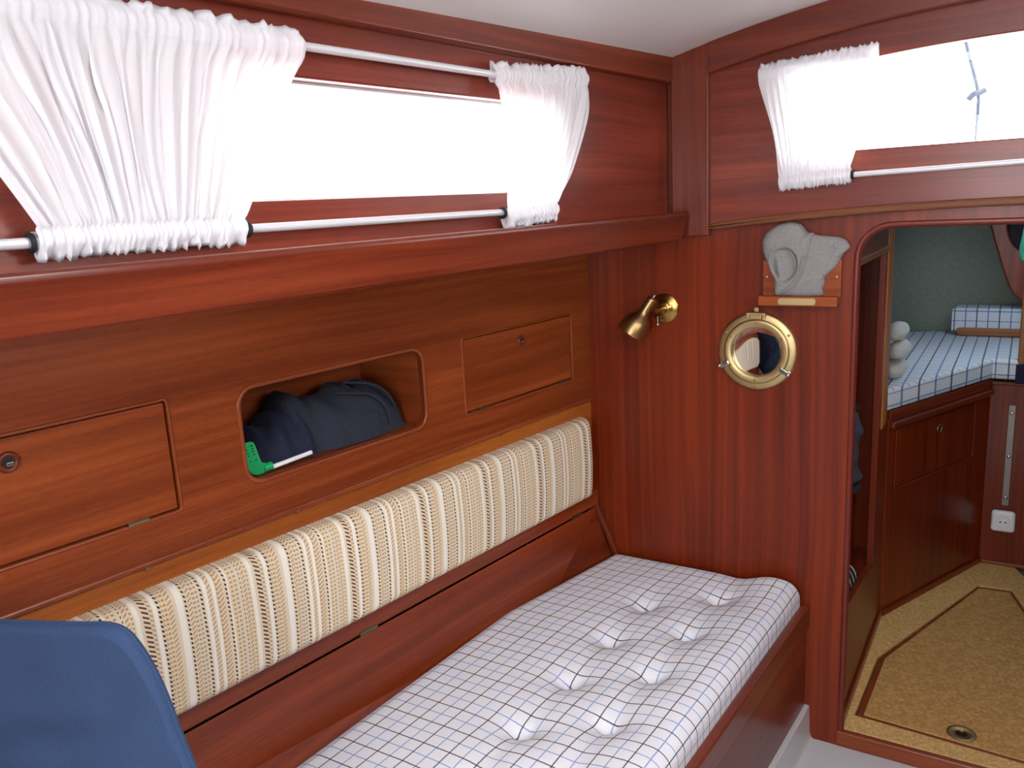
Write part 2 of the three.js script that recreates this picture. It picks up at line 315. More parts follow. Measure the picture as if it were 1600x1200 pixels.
{ // coachroof front: panel with the forward window
  const pts = [[-0.81, 1.392]]; for (let i = 0; i <= 30; i++) { const x = lerp(-0.7, 0.7, i / 30); pts.push([x, 1.4 + 0.026 * (1 - x * x / 0.49)]); } pts.push([0.81, 1.392], [0.81, 1.86]);
  for (let i = 0; i <= 30; i++) { const x = lerp(0.8, -0.8, i / 30); pts.push([x, 1.845 + camber(x)]); } pts.push([-0.81, 1.86]);
  const s = poly(pts); const w = new THREE.Path(); w.moveTo(-0.505, 1.562); w.lineTo(0.505, 1.562); w.lineTo(0.505, 1.73); for (let i = 0; i <= 20; i++) { const x = lerp(0.49, -0.49, i / 20); w.lineTo(x, 1.775 - 0.14 * x * x); } w.lineTo(-0.505, 1.73); w.closePath(); s.holes.push(w);
  struct('wall_forward_upper', slab(s, 0.034, 0.003, 'x', -0.022), M.coach, BULK);
  const g = new THREE.Group(); g.name = 'window_3'; g.userData.kind = 'structure'; g.position.set(0, 1.67, BZ - 0.03); scene.add(g);
  const f = rrect(-0.55, -0.14, 0.55, 0.14, 0.03); f.holes.push(rrect(-0.512, -0.112, 0.512, 0.112, 0.02, THREE.Path)); mesh('window_frame', slab(f, 0.012, 0.002), M.rod, g);
  mesh('pane', new THREE.PlaneGeometry(1.06, 0.25).translate(0, 0, 0.005), M.glass, g);
  // cambered moulding above, batten below
  const up = []; for (let i = 0; i <= 40; i++) { const x = lerp(-0.702, 0.8, i / 40); up.push([x, 1.768 + camber(x)]); } for (let i = 40; i >= 0; i--) { const x = lerp(-0.702, 0.8, i / 40); up.push([x, 1.845 + camber(x)]); }
  struct('trim_2', slab(poly(up), 0.022, 0.005, 'x', 0.012), M.trim, BULK);
  const lo = []; for (let i = 0; i <= 40; i++) { const x = lerp(-0.715, 0.75, i / 40), e = i === 0 ? 0.006 : 0; lo.push([x, 1.387 + e + 0.036 * (1 - x * x / 0.51)]); } for (let i = 40; i >= 0; i--) { const x = lerp(-0.715, 0.75, i / 40), e = i === 0 ? 0.006 : 0; lo.push([x, 1.405 - e + 0.036 * (1 - x * x / 0.51)]); }
  struct('trim_3', slab(poly(lo), 0.018, 0.005, 'x', 0.012), M.batten, BULK);
}
// corner post
struct('trim_4', span(-0.797, -0.7, 1.375, 1.845, 0.0, 0.03, 'y', 0.003), M.post, BULK);
struct('trim_5', span(-0.016, 0.004, 1.37, 1.76, 0, 0.014, 'y', 0.002), M.post, COACH);

// ---------------------------------------------------------------- shelf fiddle under the port windows
{
  const t = thing('fiddle_shelf', 'long varnished mahogany shelf rail running under the curtained side window', 'shelf', COACH, [0, 1.37, 0]);
  const s = new THREE.Shape(); s.moveTo(0.036, 0); s.lineTo(0.054, 0); s.lineTo(0.064, 0.055); s.quadraticCurveTo(0.066, 0.066, 0.058, 0.068); s.quadraticCurveTo(0.05, 0.068, 0.048, 0.06); s.lineTo(0.036, 0.01); s.closePath();
  const prof = new THREE.ExtrudeGeometry(s, { depth: 3.68, bevelEnabled: false, curveSegments: 8 }); prof.rotateY(Math.PI / 2); prof.scale(1, 1, -1);   // (x,y) -> (w,y), length along u
  { const p = prof.attributes.position, ix = prof.index; for (let i = 0; i < p.count; i++) { const x = p.getX(i), y = p.getY(i); p.setX(i, x > 1 ? -0.028 - 0.028 * (1 - y / 0.068) + 0.002 : -3.66); } if (!ix) { const a = p.array; for (let i = 0; i < a.length; i += 9) for (let k = 0; k < 3; k++) { const q = a[i + 3 + k]; a[i + 3 + k] = a[i + 6 + k]; a[i + 6 + k] = q; } } prof.computeVertexNormals(); }
  mesh('rail', grain(prof, 'x', 0.3, 0.2), M.trim, t);
  mesh('shelf_board', span(-3.66, -0.035, 0.0, 0.014, 0.002, 0.04, 'x', 0.002), M.trim, t);
}
// ---------------------------------------------------------------- curtain rods and curtains
function rod(F, u0, u1, y, w, label, slope = 0) {
  const t = thing('curtain_rod', label, 'curtain rod', F, [(u0 + u1) / 2, y, w]);
  const g = cyl(0.0062, u1 - u0, 16); g.rotateZ(Math.PI / 2); mesh('tube', g, M.rod, t);
  for (const e of [-1, 1]) { const b = BGU.mergeGeometries([new RoundedBoxGeometry(0.012, 0.024, 0.004, 2, 0.0015).translate(0, 0, -w + 0.002), new RoundedBoxGeometry(0.01, 0.014, w, 2, 0.002).translate(0, 0, -w / 2)].map((x) => x.index ? x.toNonIndexed() : x)); b.translate(e * (u1 - u0) / 2 - e * 0.006, 0, 0); mesh('bracket', b, M.chrome, t); }
  t.rotation.z = slope; return t;
}
rod(COACH, -2.6, -0.49, 1.713, 0.026, 'upper grey metal curtain rod above the long side window');
rod(COACH, -2.6, -0.6, 1.466, 0.024, 'lower grey metal curtain rod just below the long side window');
rod(BULK, -0.56, -0.325, 1.757, 0.036, 'upper metal rod of the forward window, inside the white curtain heading');
rod(BULK, -0.5, 0.5, 1.513, 0.036, 'lower pale metal rod running below the forward window', 0.02);
function curtain({ F, w, top, bot, yT, yB, folds, amp, seed, ease = [1, 1], label, clips, ruffle = 0.024, n = 420, slope = 0, hem = 0.022 }) {
  const um = (top[0] + top[1] + bot[0] + bot[1]) / 4, t = thing('curtain', label, 'curtain', F, [um, 0, w]);
  const r = D2(seed), NN = lattice(seed, folds * 3, 6), NF = lattice(seed + 1, folds * 7, 1), NE = lattice(seed + 2, folds * 6, 1), NE2 = lattice(seed + 3, folds * 4, 1), ph = r();
  const st = [];                                              // [y from, vertical fraction 0 top..1 bottom, base w, kind]
  st.push([yT - 0.011, 0, -0.004, 'g'], [yT - 0.004, 0, -0.0085, 'g'], [yT + 0.006, 0, -0.007, 'g'], [yT + 0.012, 0, -0.003, 'g'], [yT + ruffle * 0.75, 0, -0.003, 'r'], [yT + ruffle, 0, 0, 'R'], [yT + ruffle * 0.75, 0, 0.004, 'r'], [yT + 0.012, 0, 0.006, 'g'], [yT + 0.006, 0, 0.0105, 'g'], [yT - 0.002, 0, 0.0115, 'g'], [yT - 0.009, 0, 0.008, 'g'], [yT - 0.014, 0.0, 0.006, 'g']);
  const B = 26; for (let i = 1; i <= B; i++) { const f = i / B; st.push([lerp(yT - 0.016, yB + 0.016, f), f, 0.006, 'b']); }
  st.push([yB + 0.012, 1, 0.006, 'g'], [yB + 0.006, 1, 0.0105, 'g'], [yB - 0.002, 1, 0.0115, 'g'], [yB - 0.008, 1, 0.008, 'g'], [yB - hem * 0.75, 1, 0.004, 'r'], [yB - hem, 1, 0.0, 'S'], [yB - hem * 0.75, 1, -0.003, 'r'], [yB - 0.008, 1, -0.006, 'g'], [yB + 0.004, 1, -0.0085, 'g'], [yB + 0.01, 1, -0.004, 'g']);
  const pos = [], uv = [], idx = [], m = st.length;
  for (let i = 0; i <= n; i++) {
    const a = i / n;
    st.forEach(([y, f, w0, kind], j) => {
      const l = lerp(top[0], bot[0], Math.pow(f, ease[0])), rr = lerp(top[1], bot[1], Math.pow(f, ease[1]));
      const mid = 4 * f * (1 - f), drift = 0.35 * (vnoise(NN, a, f * 0.17) - 0.5) * 2 / folds;
      const aa = a + drift * mid;
      const p1 = Math.sin(2 * Math.PI * (folds * aa + ph + 1.4 * vnoise(NN, a, 0.5))), p2 = Math.sin(2 * Math.PI * (folds * 1.73 * aa + 0.3 + ph));
      const fine = vnoise(NF, a, 0.5) - 0.5;
      const body = amp * ((0.6 * p1 + 0.3 * p2) * (0.3 + 0.7 * Math.sqrt(mid)) + 0.8 * fine * Math.pow(1 - mid, 2) + 0.15 * fine);
      let ww = w0 + (kind === 'b' ? body + amp * 0.8 : (kind === 'g' ? Math.sign(w0) * Math.max(0, 0.8 * amp * (0.5 + fine * 1.6)) * 0.5 : amp * 1.3 * (vnoise(NE2, a, 0) - 0.5) * 2 * (w0 < 0 ? 0.6 : 1)));
      let yy = y + slope * (lerp(l, rr, a) - um); if (kind === 'R' || kind === 'S') { yy += (vnoise(NE, a, 0) - 0.5) * 0.007; ww += 0.006 * (vnoise(NE2, a + 0.31, 0) - 0.5); } if (kind === 'r') yy += (vnoise(NE, a, 0) - 0.5) * 0.005;
      const uu = lerp(l, rr, aa) + (kind === 'b' ? 0.003 * p2 * mid : 0);
      pos.push(uu - um, yy, ww); uv.push(a * (top[1] - top[0]) * 2, y);
    });
  }
  for (let i = 0; i < n; i++) for (let j = 0; j < m - 1; j++) { const a = i * m + j, b = a + m; idx.push(a, a + 1, b, b, a + 1, b + 1); }
  const g = new THREE.BufferGeometry(); g.setAttribute('position', new THREE.Float32BufferAttribute(pos, 3)); g.setAttribute('uv', new THREE.Float32BufferAttribute(uv, 2)); g.setIndex(idx); g.computeVertexNormals();
  mesh('cloth', g, M.curtain, t);
  for (const [u, y] of clips) { const c = new THREE.TorusGeometry(0.0085, 0.0032, 8, 20); c.rotateY(Math.PI / 2); c.translate(u - um, y, 0); mesh('end_ring', c, M.black, t); }
  return t;
}
curtain({ F: COACH, w: 0.026, top: [-1.74, -1.222], bot: [-1.622, -1.352], yT: 1.711, yB: 1.468, folds: 12, amp: 0.0068, seed: 401, ease: [1, 0.75], label: 'wide white gathered curtain on the aft half of the long side window', clips: [[-1.626, 1.466], [-1.346, 1.466]] });
curtain({ F: COACH, w: 0.026, top: [-0.782, -0.458], bot: [-0.768, -0.592], yT: 1.718, yB: 1.462, folds: 9, amp: 0.007, seed: 421, ease: [0.5, 1.15], label: 'narrow white gathered curtain at the forward end of the long side window', clips: [[-0.772, 1.465]], slope: 0.06 });
curtain({ F: BULK, w: 0.036, top: [-0.573, -0.312], bot: [-0.522, -0.36], yT: 1.757, yB: 1.505, folds: 9, amp: 0.006, seed: 441, ease: [0.9, 1.2], label: 'short white gathered curtain on the forward window above the brass porthole mirror', clips: [[-0.357, 1.507]], slope: 0.06 });

// ---------------------------------------------------------------- side locker behind the berth
{
  const t = thing('side_locker', 'long built-in mahogany side locker with two flap doors and an open niche', 'cabinet', LOCK, [0, 0.914, 0]);
  const Y = (y) => y - 0.914, TH = 0.02;
  const s = poly([[-3.65, Y(0.914)], [0, Y(0.914)], [0, Y(1.388)], [-3.65, Y(1.388)]]);
  const D = [[-1.79, -1.287, 0.991, 1.185], [-0.541, -0.098, 0.991, 1.172]], NI = [-1.15, 0.994, -0.676, 1.176];
  for (const [a, b, c, d] of D) s.holes.push(rrect(a, Y(c), b, Y(d), 0.003, THREE.Path));
  s.holes.push(rrect(NI[0], Y(NI[1]), NI[2], Y(NI[3]), 0.035, THREE.Path));
  mesh('front_panel', slab(s, TH, 0.003, 'x', -TH), M.locker, t);
  mesh('lower_nosing', grain(tube([[-3.64, 0, -0.003], [-1.8, 0, -0.003], [-0.002, 0, -0.003]], 0.007, 60, false, 10), 'x'), M.locker, t);
  D.forEach(([a, b, c, d], i) => {
    const e = 0.0022, door = mesh('door', slab(rrect(a + e, Y(c) + e, b - e, Y(d) - e, 0.003), 0.016, 0.003, 'x', -0.0175), M.locker, t);
    mesh('bead', rimTube(a - 0.003, Y(c) - 0.003, b + 0.003, Y(d) + 0.003, 0.005, 0.0032, -0.0005), M.locker, t);
    mesh('locker_back', span(a - 0.01, b + 0.01, Y(c) - 0.01, Y(d) + 0.01, -0.03, -0.021, 'x'), M.dark, t);
    const ku = i ? -0.317 : -1.538, ky = Y(i ? 1.134 : 1.146), R = i ? 0.0105 : 0.0125;
    const rg = new THREE.TorusGeometry(R, 0.0042, 10, 32); rg.translate(ku, ky, -0.001); mesh('finger_ring', rg, M.trim, door);
    const ho = cyl(R - 0.001, 0.002, 28); ho.rotateX(Math.PI / 2); ho.translate(ku, ky, -0.0005); mesh('finger_hole', ho, M.black, door);
    const la = new RoundedBoxGeometry(0.011, 0.006, 0.002, 2, 0.001); la.translate(ku + 0.002, ky - 0.003, 0.0013); mesh('latch', la, M.chrome, door);
    for (const hu of i ? [-0.481, -0.142] : [-1.362]) { const h = BGU.mergeGeometries([cyl(0.0028, 0.036, 10).rotateZ(Math.PI / 2), new RoundedBoxGeometry(0.036, 0.009, 0.0016, 1, 0.0005).toNonIndexed ? new RoundedBoxGeometry(0.036, 0.009, 0.0016, 1, 0.0005) : null].map((x) => x.index ? x.toNonIndexed() : x)); h.translate(hu, Y(c), 0.0008); mesh('hinge', h, M.hinge, door); }
  });
  // niche
  const [a, c, b, d] = NI, dp = 0.2, n0 = -TH;
  const parts = [span(a - 0.012, b + 0.012, Y(c) - 0.012, Y(c), n0 - dp, n0, 'x', 0.001), span(a - 0.012, b + 0.012, Y(d), Y(d) + 0.012, n0 - dp, n0, 'x', 0.001), span(a - 0.012, a, Y(c), Y(d), n0 - dp, n0, 'z', 0.001), span(b, b + 0.012, Y(c), Y(d), n0 - dp, n0, 'z', 0.001), span(a - 0.012, b + 0.012, Y(c) - 0.012, Y(d) + 0.012, n0 - dp - 0.01, n0 - dp, 'x', 0.001)];
  ['niche_floor', 'niche_top', 'niche_side', 'niche_side', 'niche_back'].forEach((k, i) => mesh(k, parts[i], M.niche, t));
  mesh('niche_rim', rimTube(a - 0.001, Y(c) - 0.001, b + 0.001, Y(d) + 0.001, 0.036, 0.0048, -0.001), M.locker, t);
}
// jumper and fly swatter lying in the niche
{
  const t = thing('jumper', 'dark navy fleece jumper bundled in the open niche of the side locker', 'jumper', LOCK, [-0.885, 0.994, -0.125]);
  const NA = lattice(501, 16, 8), NB = lattice(502, 40, 20);
  const lump = (prof, dz, u0, u1, seg, zc, jitter, ox) => {     // bundle with a height profile along u
    const N = 110, K = 40, pos = [], uv = [], idx = [];
    const h = (f) => { for (let i = 1; i < prof.length; i++) if (f <= prof[i][0]) { const k = (f - prof[i - 1][0]) / (prof[i][0] - prof[i - 1][0]); return lerp(prof[i - 1][1], prof[i][1], k * k * (3 - 2 * k)); } return prof.at(-1)[1]; };
    for (let i = 0; i <= N; i++) for (let j = 0; j <= K; j++) {
      const f = i / N, a = Math.PI * j / K, H = h(f), cap = Math.pow(Math.max(0, 1 - Math.pow(Math.abs(2 * f - 1), 7)), 0.4);
      const k = 1 + jitter * (vnoise(NA, f * 0.35 + ox, j / K * 0.5) - 0.5) * 2.6 + jitter * 0.25 * (vnoise(NB, f * 0.25 + ox, j / K * 0.5) - 0.5);
      const sy = Math.pow(Math.sin(a), 0.7), cz = Math.sign(Math.cos(a)) * Math.pow(Math.abs(Math.cos(a)), 0.75);
      pos.push(lerp(u0, u1, f), Math.max(0.001, H * sy * k * (0.25 + 0.75 * cap)), zc + dz * cz * (0.4 + 0.6 * cap) * k - 0.02 * sy); uv.push(f * (u1 - u0), a * 0.08);
    }
    for (let i = 0; i < N; i++) for (let j = 0; j < K; j++) { const a = i * (K + 1) + j, b = a + K + 1; idx.push(a, b, a + 1, b, b + 1, a + 1); }
    const g = new THREE.BufferGeometry(); g.setAttribute('position', new THREE.Float32BufferAttribute(pos, 3)); g.setAttribute('uv', new THREE.Float32BufferAttribute(uv, 2)); g.setIndex(idx); g.computeVertexNormals(); return g;
  };
  mesh('body', lump([[0, 0.05], [0.08, 0.12], [0.16, 0.125], [0.26, 0.1], [0.45, 0.092], [0.58, 0.1], [0.75, 0.098], [0.9, 0.08], [1, 0.03]], 0.078, -0.115, 0.2, 1, 0.006, 0.12, 0), M.navy, t);
  mesh('hood', lump([[0, 0.06], [0.25, 0.108], [0.55, 0.12], [0.8, 0.1], [1, 0.04]], 0.076, 0.04, 0.203, 1, 0.004, 0.16, 0.3), M.navy, t);
  mesh('sleeve', lump([[0, 0.03], [0.25, 0.062], [0.6, 0.082], [0.85, 0.1], [1, 0.06]], 0.074, -0.205, -0.055, 1, 0.002, 0.14, 0.6), M.navyLining, t);
  mesh('seam', tube([[0.03, 0.104, 0.03], [0.06, 0.1, 0.052], [0.1, 0.09, 0.066], [0.125, 0.06, 0.082], [0.13, 0.02, 0.09]], 0.0028, 40), M.navy, t);
  mesh('seam', tube([[0.07, 0.118, 0.01], [0.12, 0.108, 0.04], [0.15, 0.085, 0.06], [0.168, 0.05, 0.066]], 0.0026, 40), M.navy, t);
}
{
  const t = thing('fly_swatter', 'green plastic fly swatter with white handle beside the navy jumper in the niche', 'fly swatter', LOCK, [-1.122, 0.995, -0.032]);
  const s = new THREE.Shape(); s.moveTo(-0.014, 0.062); s.quadraticCurveTo(-0.013, 0.07, -0.004, 0.07); s.lineTo(0.004, 0.07); s.quadraticCurveTo(0.012, 0.069, 0.014, 0.06); s.lineTo(0.022, 0.028); s.quadraticCurveTo(0.024, 0.022, 0.032, 0.02); s.lineTo(0.04, 0.018); s.lineTo(0.04, 0.004); s.quadraticCurveTo(0.02, 0.0, 0.01, 0.002); s.quadraticCurveTo(-0.004, 0.006, -0.007, 0.02); s.closePath();
  for (let r = 0; r < 6; r++) for (let c = 0; c < 3; c++) { const x = -0.006 + c * 0.006 + (5 - r) * 0.0011, y = 0.032 + r * 0.0058, h = new THREE.Path(); h.absellipse(x, y, 0.0019, 0.0018, 0, Math.PI * 2); s.holes.push(h); }
  mesh('paddle', slab(s, 0.005, 0.0012, 'x', 0, 8), M.green, t);
  mesh('ferrule', cyl(0.008, 0.018, 18).rotateZ(Math.PI / 2 + 0.08).translate(0.036, 0.011, 0.003), M.green, t);
  mesh('handle', cyl(0.0045, 0.1, 14).rotateZ(Math.PI / 2 + 0.05).translate(0.09, 0.0105, 0.004), M.white, t);
}
// ---------------------------------------------------------------- backrest board, cushion and the board down to the berth
{
  const t = thing('backrest_board', 'orange-brown varnished backrest board framing the striped cushion', 'backrest', LOCK, [0, 0.59, 0]);
  mesh('board', span(-3.64, -0.002, 0.0, 0.322, -0.022, -0.004, 'x', 0.003), M.bright, t);
  mesh('lower_lip', span(-3.64, -0.002, 0.0, 0.045, -0.004, 0.012, 'x', 0.003), M.board, t);
  for (const u of [-1.05, -0.42, -1.36]) { const p = cyl(0.004, 0.006, 12).rotateX(Math.PI / 2).translate(u, 0.323 - 0.004, 0.0); mesh('catch', p, M.bronze, t); }
  for (const u of [-0.912, -0.12, -1.62]) mesh('hinge', BGU.mergeGeometries([cyl(0.003, 0.05, 10).rotateZ(Math.PI / 2), new RoundedBoxGeometry(0.05, 0.012, 0.002, 1, 0.0005)].map((x) => x.index ? x.toNonIndexed() : x)).translate(u, 0.0, 0.0125), M.hinge, t);
}
{
  const t = thing('backrest_cushion', 'long cream and brown striped backrest cushion on the port side', 'cushion', LOCK, [0, 0.636, -0.003]);
  const L = 1.47, H = 0.236, T = 0.046;
  const g = padGeo({ w: L, d: H, t: T, r: 0.026, na: 160, nb: 40, bump: (x, z, fx, fz) => 0.008 * Math.sin(Math.PI * fz) * Math.sin(Math.PI * clamp(fx * 30, 0, 0.5)) });
  g.rotateX(Math.PI / 2); g.translate(-L - 0.066, H, 0);        // plan z -> downward, thickness -> into the cabin
  const uv = g.attributes.uv; for (let i = 0; i < uv.count; i++) uv.setXY(i, uv.getX(i) - L - 0.031 - 0.066 + 0.332, uv.getY(i));
  const c = mesh('cover', g, M.stripe, t);
}
{
  const A = new THREE.Vector3(), W = (u, y, w) => LOCK.p(u, y, w);
  const t = new THREE.Group(); t.name = numbered('lower_board'); scene.add(t); tag(t, 'sloping varnished mahogany board between the striped cushion and the checked mattress', 'panel');
  // board edge points in the cabin: top along the backrest lip, bottom along the mattress
  const T0 = LOCK.p(-0.012, 0.5865, 0.013), T1 = LOCK.p(-3.4, 0.5865, 0.013), B0 = new THREE.Vector3(-1.058, 0.40, -1.83), B1 = new THREE.Vector3(-1.24, 0.40, 0.9);
  const quad = (pts, th) => { const n = pts[1].clone().sub(pts[0]).cross(pts[2].clone().sub(pts[0])).normalize().multiplyScalar(-th); const V = [...pts, ...pts.map((p) => p.clone().add(n))], k = pts.length, pos = [], tri = (a, b, c) => [a, b, c].forEach((i) => pos.push(V[i].x, V[i].y, V[i].z)); for (let i = 1; i < k - 1; i++) { tri(0, i, i + 1); tri(k, k + i + 1, k + i); } for (let i = 0; i < k; i++) { const j = (i + 1) % k; tri(i, k + i, j); tri(j, k + i, k + j); } const g = new THREE.BufferGeometry(); g.setAttribute('position', new THREE.Float32BufferAttribute(pos, 3)); g.setAttribute('normal', new THREE.Float32BufferAttribute(pos.slice(), 3)); g.computeVertexNormals(); return grain(g, 'z', ...off()); };
  mesh('board', quad([T1, B1, B0, T0], 0.014), M.board, t);
  mesh('corner_panel', quad([T0.clone().add(new THREE.Vector3(-0.004, 0, 0.02)), B0.clone().add(new THREE.Vector3(-0.01, 0, 0.02)), new THREE.Vector3(-1.0, 0.40, BZ + 0.002), new THREE.Vector3(-1.053, 0.588, BZ + 0.002)], 0.012), M.post, t);
  const bt = new THREE.Vector3(-1.055, 0.595, BZ + 0.01), bb = new THREE.Vector3(-0.985, 0.43, BZ + 0.01);
  const len = bt.distanceTo(bb), bg = box(0.014, len, 0.016, 'y', 0.003); bg.rotateZ(Math.atan2(bb.x - bt.x, -(bb.y - bt.y))); bg.translate((bt.x + bb.x) / 2, (bt.y + bb.y) / 2, bt.z); mesh('corner_batten', bg, M.trim, t);
}
// ---------------------------------------------------------------- berth, plinth and mattress
const frontX = (z) => -0.432 - 0.062 * (z - BZ);
const BERTH = (() => { const a = Math.atan(0.062); return frameAt(-0.432, BZ, Math.PI / 2 - a); })();   // local x forward, z into the cabin
{
  const t = thing('berth', 'varnished mahogany berth base with a raised rail under the checked mattress', 'berth', BERTH, [0, 0, 0]);
  mesh('front_panel', span(-2.9, -0.002, 0.0, 0.39, -0.03, -0.008, 'x', 0.002), M.post, t);
  mesh('rail', span(-2.9, -0.002, 0.33, 0.394, -0.022, 0.0, 'x', 0.005), M.trim, t);
  mesh('seat_board', span(-2.9, -0.002, 0.355, 0.37, -0.52, -0.023, 'x', 0.002), M.niche, t);
}
{
  const s = new THREE.Shape(); s.moveTo(-0.008, 0); s.lineTo(0.016, 0); s.quadraticCurveTo(0.009, 0.003, 0.007, 0.02); s.lineTo(0.004, 0.094); s.lineTo(0.001, 0.097); s.lineTo(-0.008, 0.097); s.closePath();
  const g = new THREE.ExtrudeGeometry(s, { depth: 2.9, bevelEnabled: false, curveSegments: 10 }); g.rotateY(-Math.PI / 2); g.scale(1, 1, -1); g.translate(0, 0, 0);
  { const a = g.attributes.position.array; if (!g.index) for (let i = 0; i < a.length; i += 9) for (let k = 0; k < 3; k++) { const q = a[i + 3 + k]; a[i + 3 + k] = a[i + 6 + k]; a[i + 6 + k] = q; } g.scale(1, 1, -1); if (!g.index) for (let i = 0; i < a.length; i += 9) for (let k = 0; k < 3; k++) { const q = a[i + 3 + k]; a[i + 3 + k] = a[i + 6 + k]; a[i + 6 + k] = q; } g.computeVertexNormals(); }
  struct('baseboard_port', g, M.sole, BERTH, [0, 0, 0]);
}
{
  const t = thing('mattress', 'white berth mattress with a fine black and blue check and tufted buttons', 'mattress', WORLD, [-0.8, 0.372, -1.4]);
  const L = 1.9, Wd = 0.54;
  const back = [[BZ + 0.012, -1.0], [-1.656, -1.106], [-1.304, -1.128], [-0.937, -1.15], [0.0, -1.2]];
  const bx = (z) => { for (let i = 1; i < back.length; i++) if (z <= back[i][0]) return lerp(back[i - 1][1], back[i][1], (z - back[i - 1][0]) / (back[i][0] - back[i - 1][0])); return back.at(-1)[1]; };
  const fx = (z) => frontX(z) - 0.024;
  const tufts = []; for (let k = -1; k < 8; k++) { tufts.push([-0.786 - 0.006 * k, -1.855 + 0.2 * k]); tufts.push([-0.628 - 0.009 * k, -1.966 + 0.206 * k]); }
  const T = tufts.filter(([, z]) => z > BZ + 0.1 && z < -0.35);
  const dip = (X, Z) => {
    let h = 0; for (const [tx, tz] of T) { const dx = X - tx, dz = Z - tz, r = Math.hypot(dx, dz), a = Math.atan2(dz, dx); if (r < 0.13) h -= 0.016 * Math.exp(-Math.pow(r / 0.013, 1.2)) + 0.021 * Math.exp(-Math.pow(r / 0.05, 1.4)) * (1 + 0.25 * Math.cos(2 * a + 0.8)); }
    for (const ro of [-0.785, -0.63]) { const c = ro + (ro > -0.7 ? -0.045 : -0.03) * (Z + 1.9); h -= 0.005 * Math.exp(-Math.pow((X - c) / 0.028, 2)) * sstep(BZ + 0.05, BZ + 0.25, Z); }
    return h;
  };
  const g = padGeo({ w: Wd, d: L, t: 0.084, r: 0.036, na: 130, nb: 420,
    plan: (a, b) => { const z = BZ + 0.012 + b * L; return [lerp(bx(z) + 0.006, fx(z), a) + 0.8, z + 1.4 + 0.03 * (b < 0.02 ? 0 : 0)]; },
    bump: (x, z, a, b) => dip(x - 0.8, z - 1.4) + 0.007 * Math.exp(-Math.pow((a - 0.88) / 0.11, 2)) + 0.012 * Math.exp(-Math.pow((a - 0.9) / 0.12, 2)) * Math.exp(-Math.pow(b / 0.05, 2)) - 0.006 * Math.exp(-Math.pow((a - 0.72) / 0.08, 2)) * Math.exp(-Math.pow(b / 0.05, 2)) });
  mesh('cover', g, M.plaid, t);
  for (const [tx, tz] of T) { const b = new THREE.SphereGeometry(0.0065, 14, 8); b.scale(1, 0.45, 1); b.translate(tx + 0.8, 0.084 - 0.0385, tz + 1.4); mesh('tuft_button', b, M.towel, t); }
}
// blue cushion standing on the berth, leaning outboard
{
  const t = thing('blue_cushion', 'large plain blue cushion standing upright on the berth, leaning on the striped cushion', 'cushion', WORLD, [-0.957, 0.455, -0.585]); t.rotation.y = rad(22);
  const s = new THREE.Shape(), P = [[-0.262, 0.004], [0.122, 0.004], [0.03, 0.36], [0.012, 0.46], [-0.02, 0.5], [-0.07, 0.513], [-0.15, 0.511], [-0.332, 0.512], [-0.348, 0.49], [-0.342, 0.14]];
  s.moveTo(...P[0]); s.lineTo(...P[1]); s.lineTo(...P[2]); s.quadraticCurveTo(...P[3], P[4][0], P[4][1]); s.quadraticCurveTo(P[4][0] - 0.018, P[4][1] + 0.018, ...P[5]); s.lineTo(...P[6]); s.lineTo(...P[7]); s.quadraticCurveTo(P[7][0] - 0.02, P[7][1] - 0.005, ...P[8]); s.lineTo(...P[9]); s.closePath();
  // padded: rings shrinking inward while the faces swell
  const ring = s.getSpacedPoints(220).slice(0, -1), c = new THREE.Vector2(-0.13, 0.25), K = 26, NW = lattice(601, 10, 10), pos = [], uv = [], idx = [], n = ring.length;
  const prof = []; for (let k = 0; k <= K; k++) { const q = k / K; prof.push(q < 0.35 ? [1 - 0.05 * (1 - Math.cos(q / 0.35 * Math.PI / 2)), 0.014 * Math.sin(q / 0.35 * Math.PI / 2)] : [lerp(0.95, 0, (q - 0.35) / 0.65), 0.014 + 0.01 * Math.sin((q - 0.35) / 0.65 * Math.PI / 2)]); }
  const side = (sg) => { const b0 = pos.length / 3; for (const [sc, h] of prof) for (const p of ring) { const x = c.x + (p.x - c.x) * sc, y = c.y + (p.y - c.y) * sc; const fold = sc < 0.96 ? 0.004 * (vnoise(NW, x * 1.2 + y * 1.4, (y - x * 0.6) * 1.1) - 0.5) + 0.0035 * Math.sin((y - 0.55 * x) * 34 + 5 * vnoise(NW, x, y)) * sstep(0.0, 0.4, sc) * (0.96 - sc) * 3 : 0; pos.push(x, y, sg * (h + fold)); uv.push(x, y); }
    for (let k = 0; k < K; k++) for (let i = 0; i < n; i++) { const a = b0 + k * n + i, b = b0 + k * n + (i + 1) % n, d = a + n, e = b + n; sg > 0 ? idx.push(a, b, d, b, e, d) : idx.push(a, d, b, b, d, e); } };
  side(1); side(-1);
  const g = new THREE.BufferGeometry(); g.setAttribute('position', new THREE.Float32BufferAttribute(pos, 3)); g.setAttribute('uv', new THREE.Float32BufferAttribute(uv, 2)); g.setIndex(idx); g.computeVertexNormals();
  mesh('cover', g, M.blue, t);
  const pp = ring.map((p) => [p.x, p.y, 0.0]); mesh('piping', tube(pp, 0.0022, 300, true, 8, 0.5, 'centripetal'), M.blue, t);
}
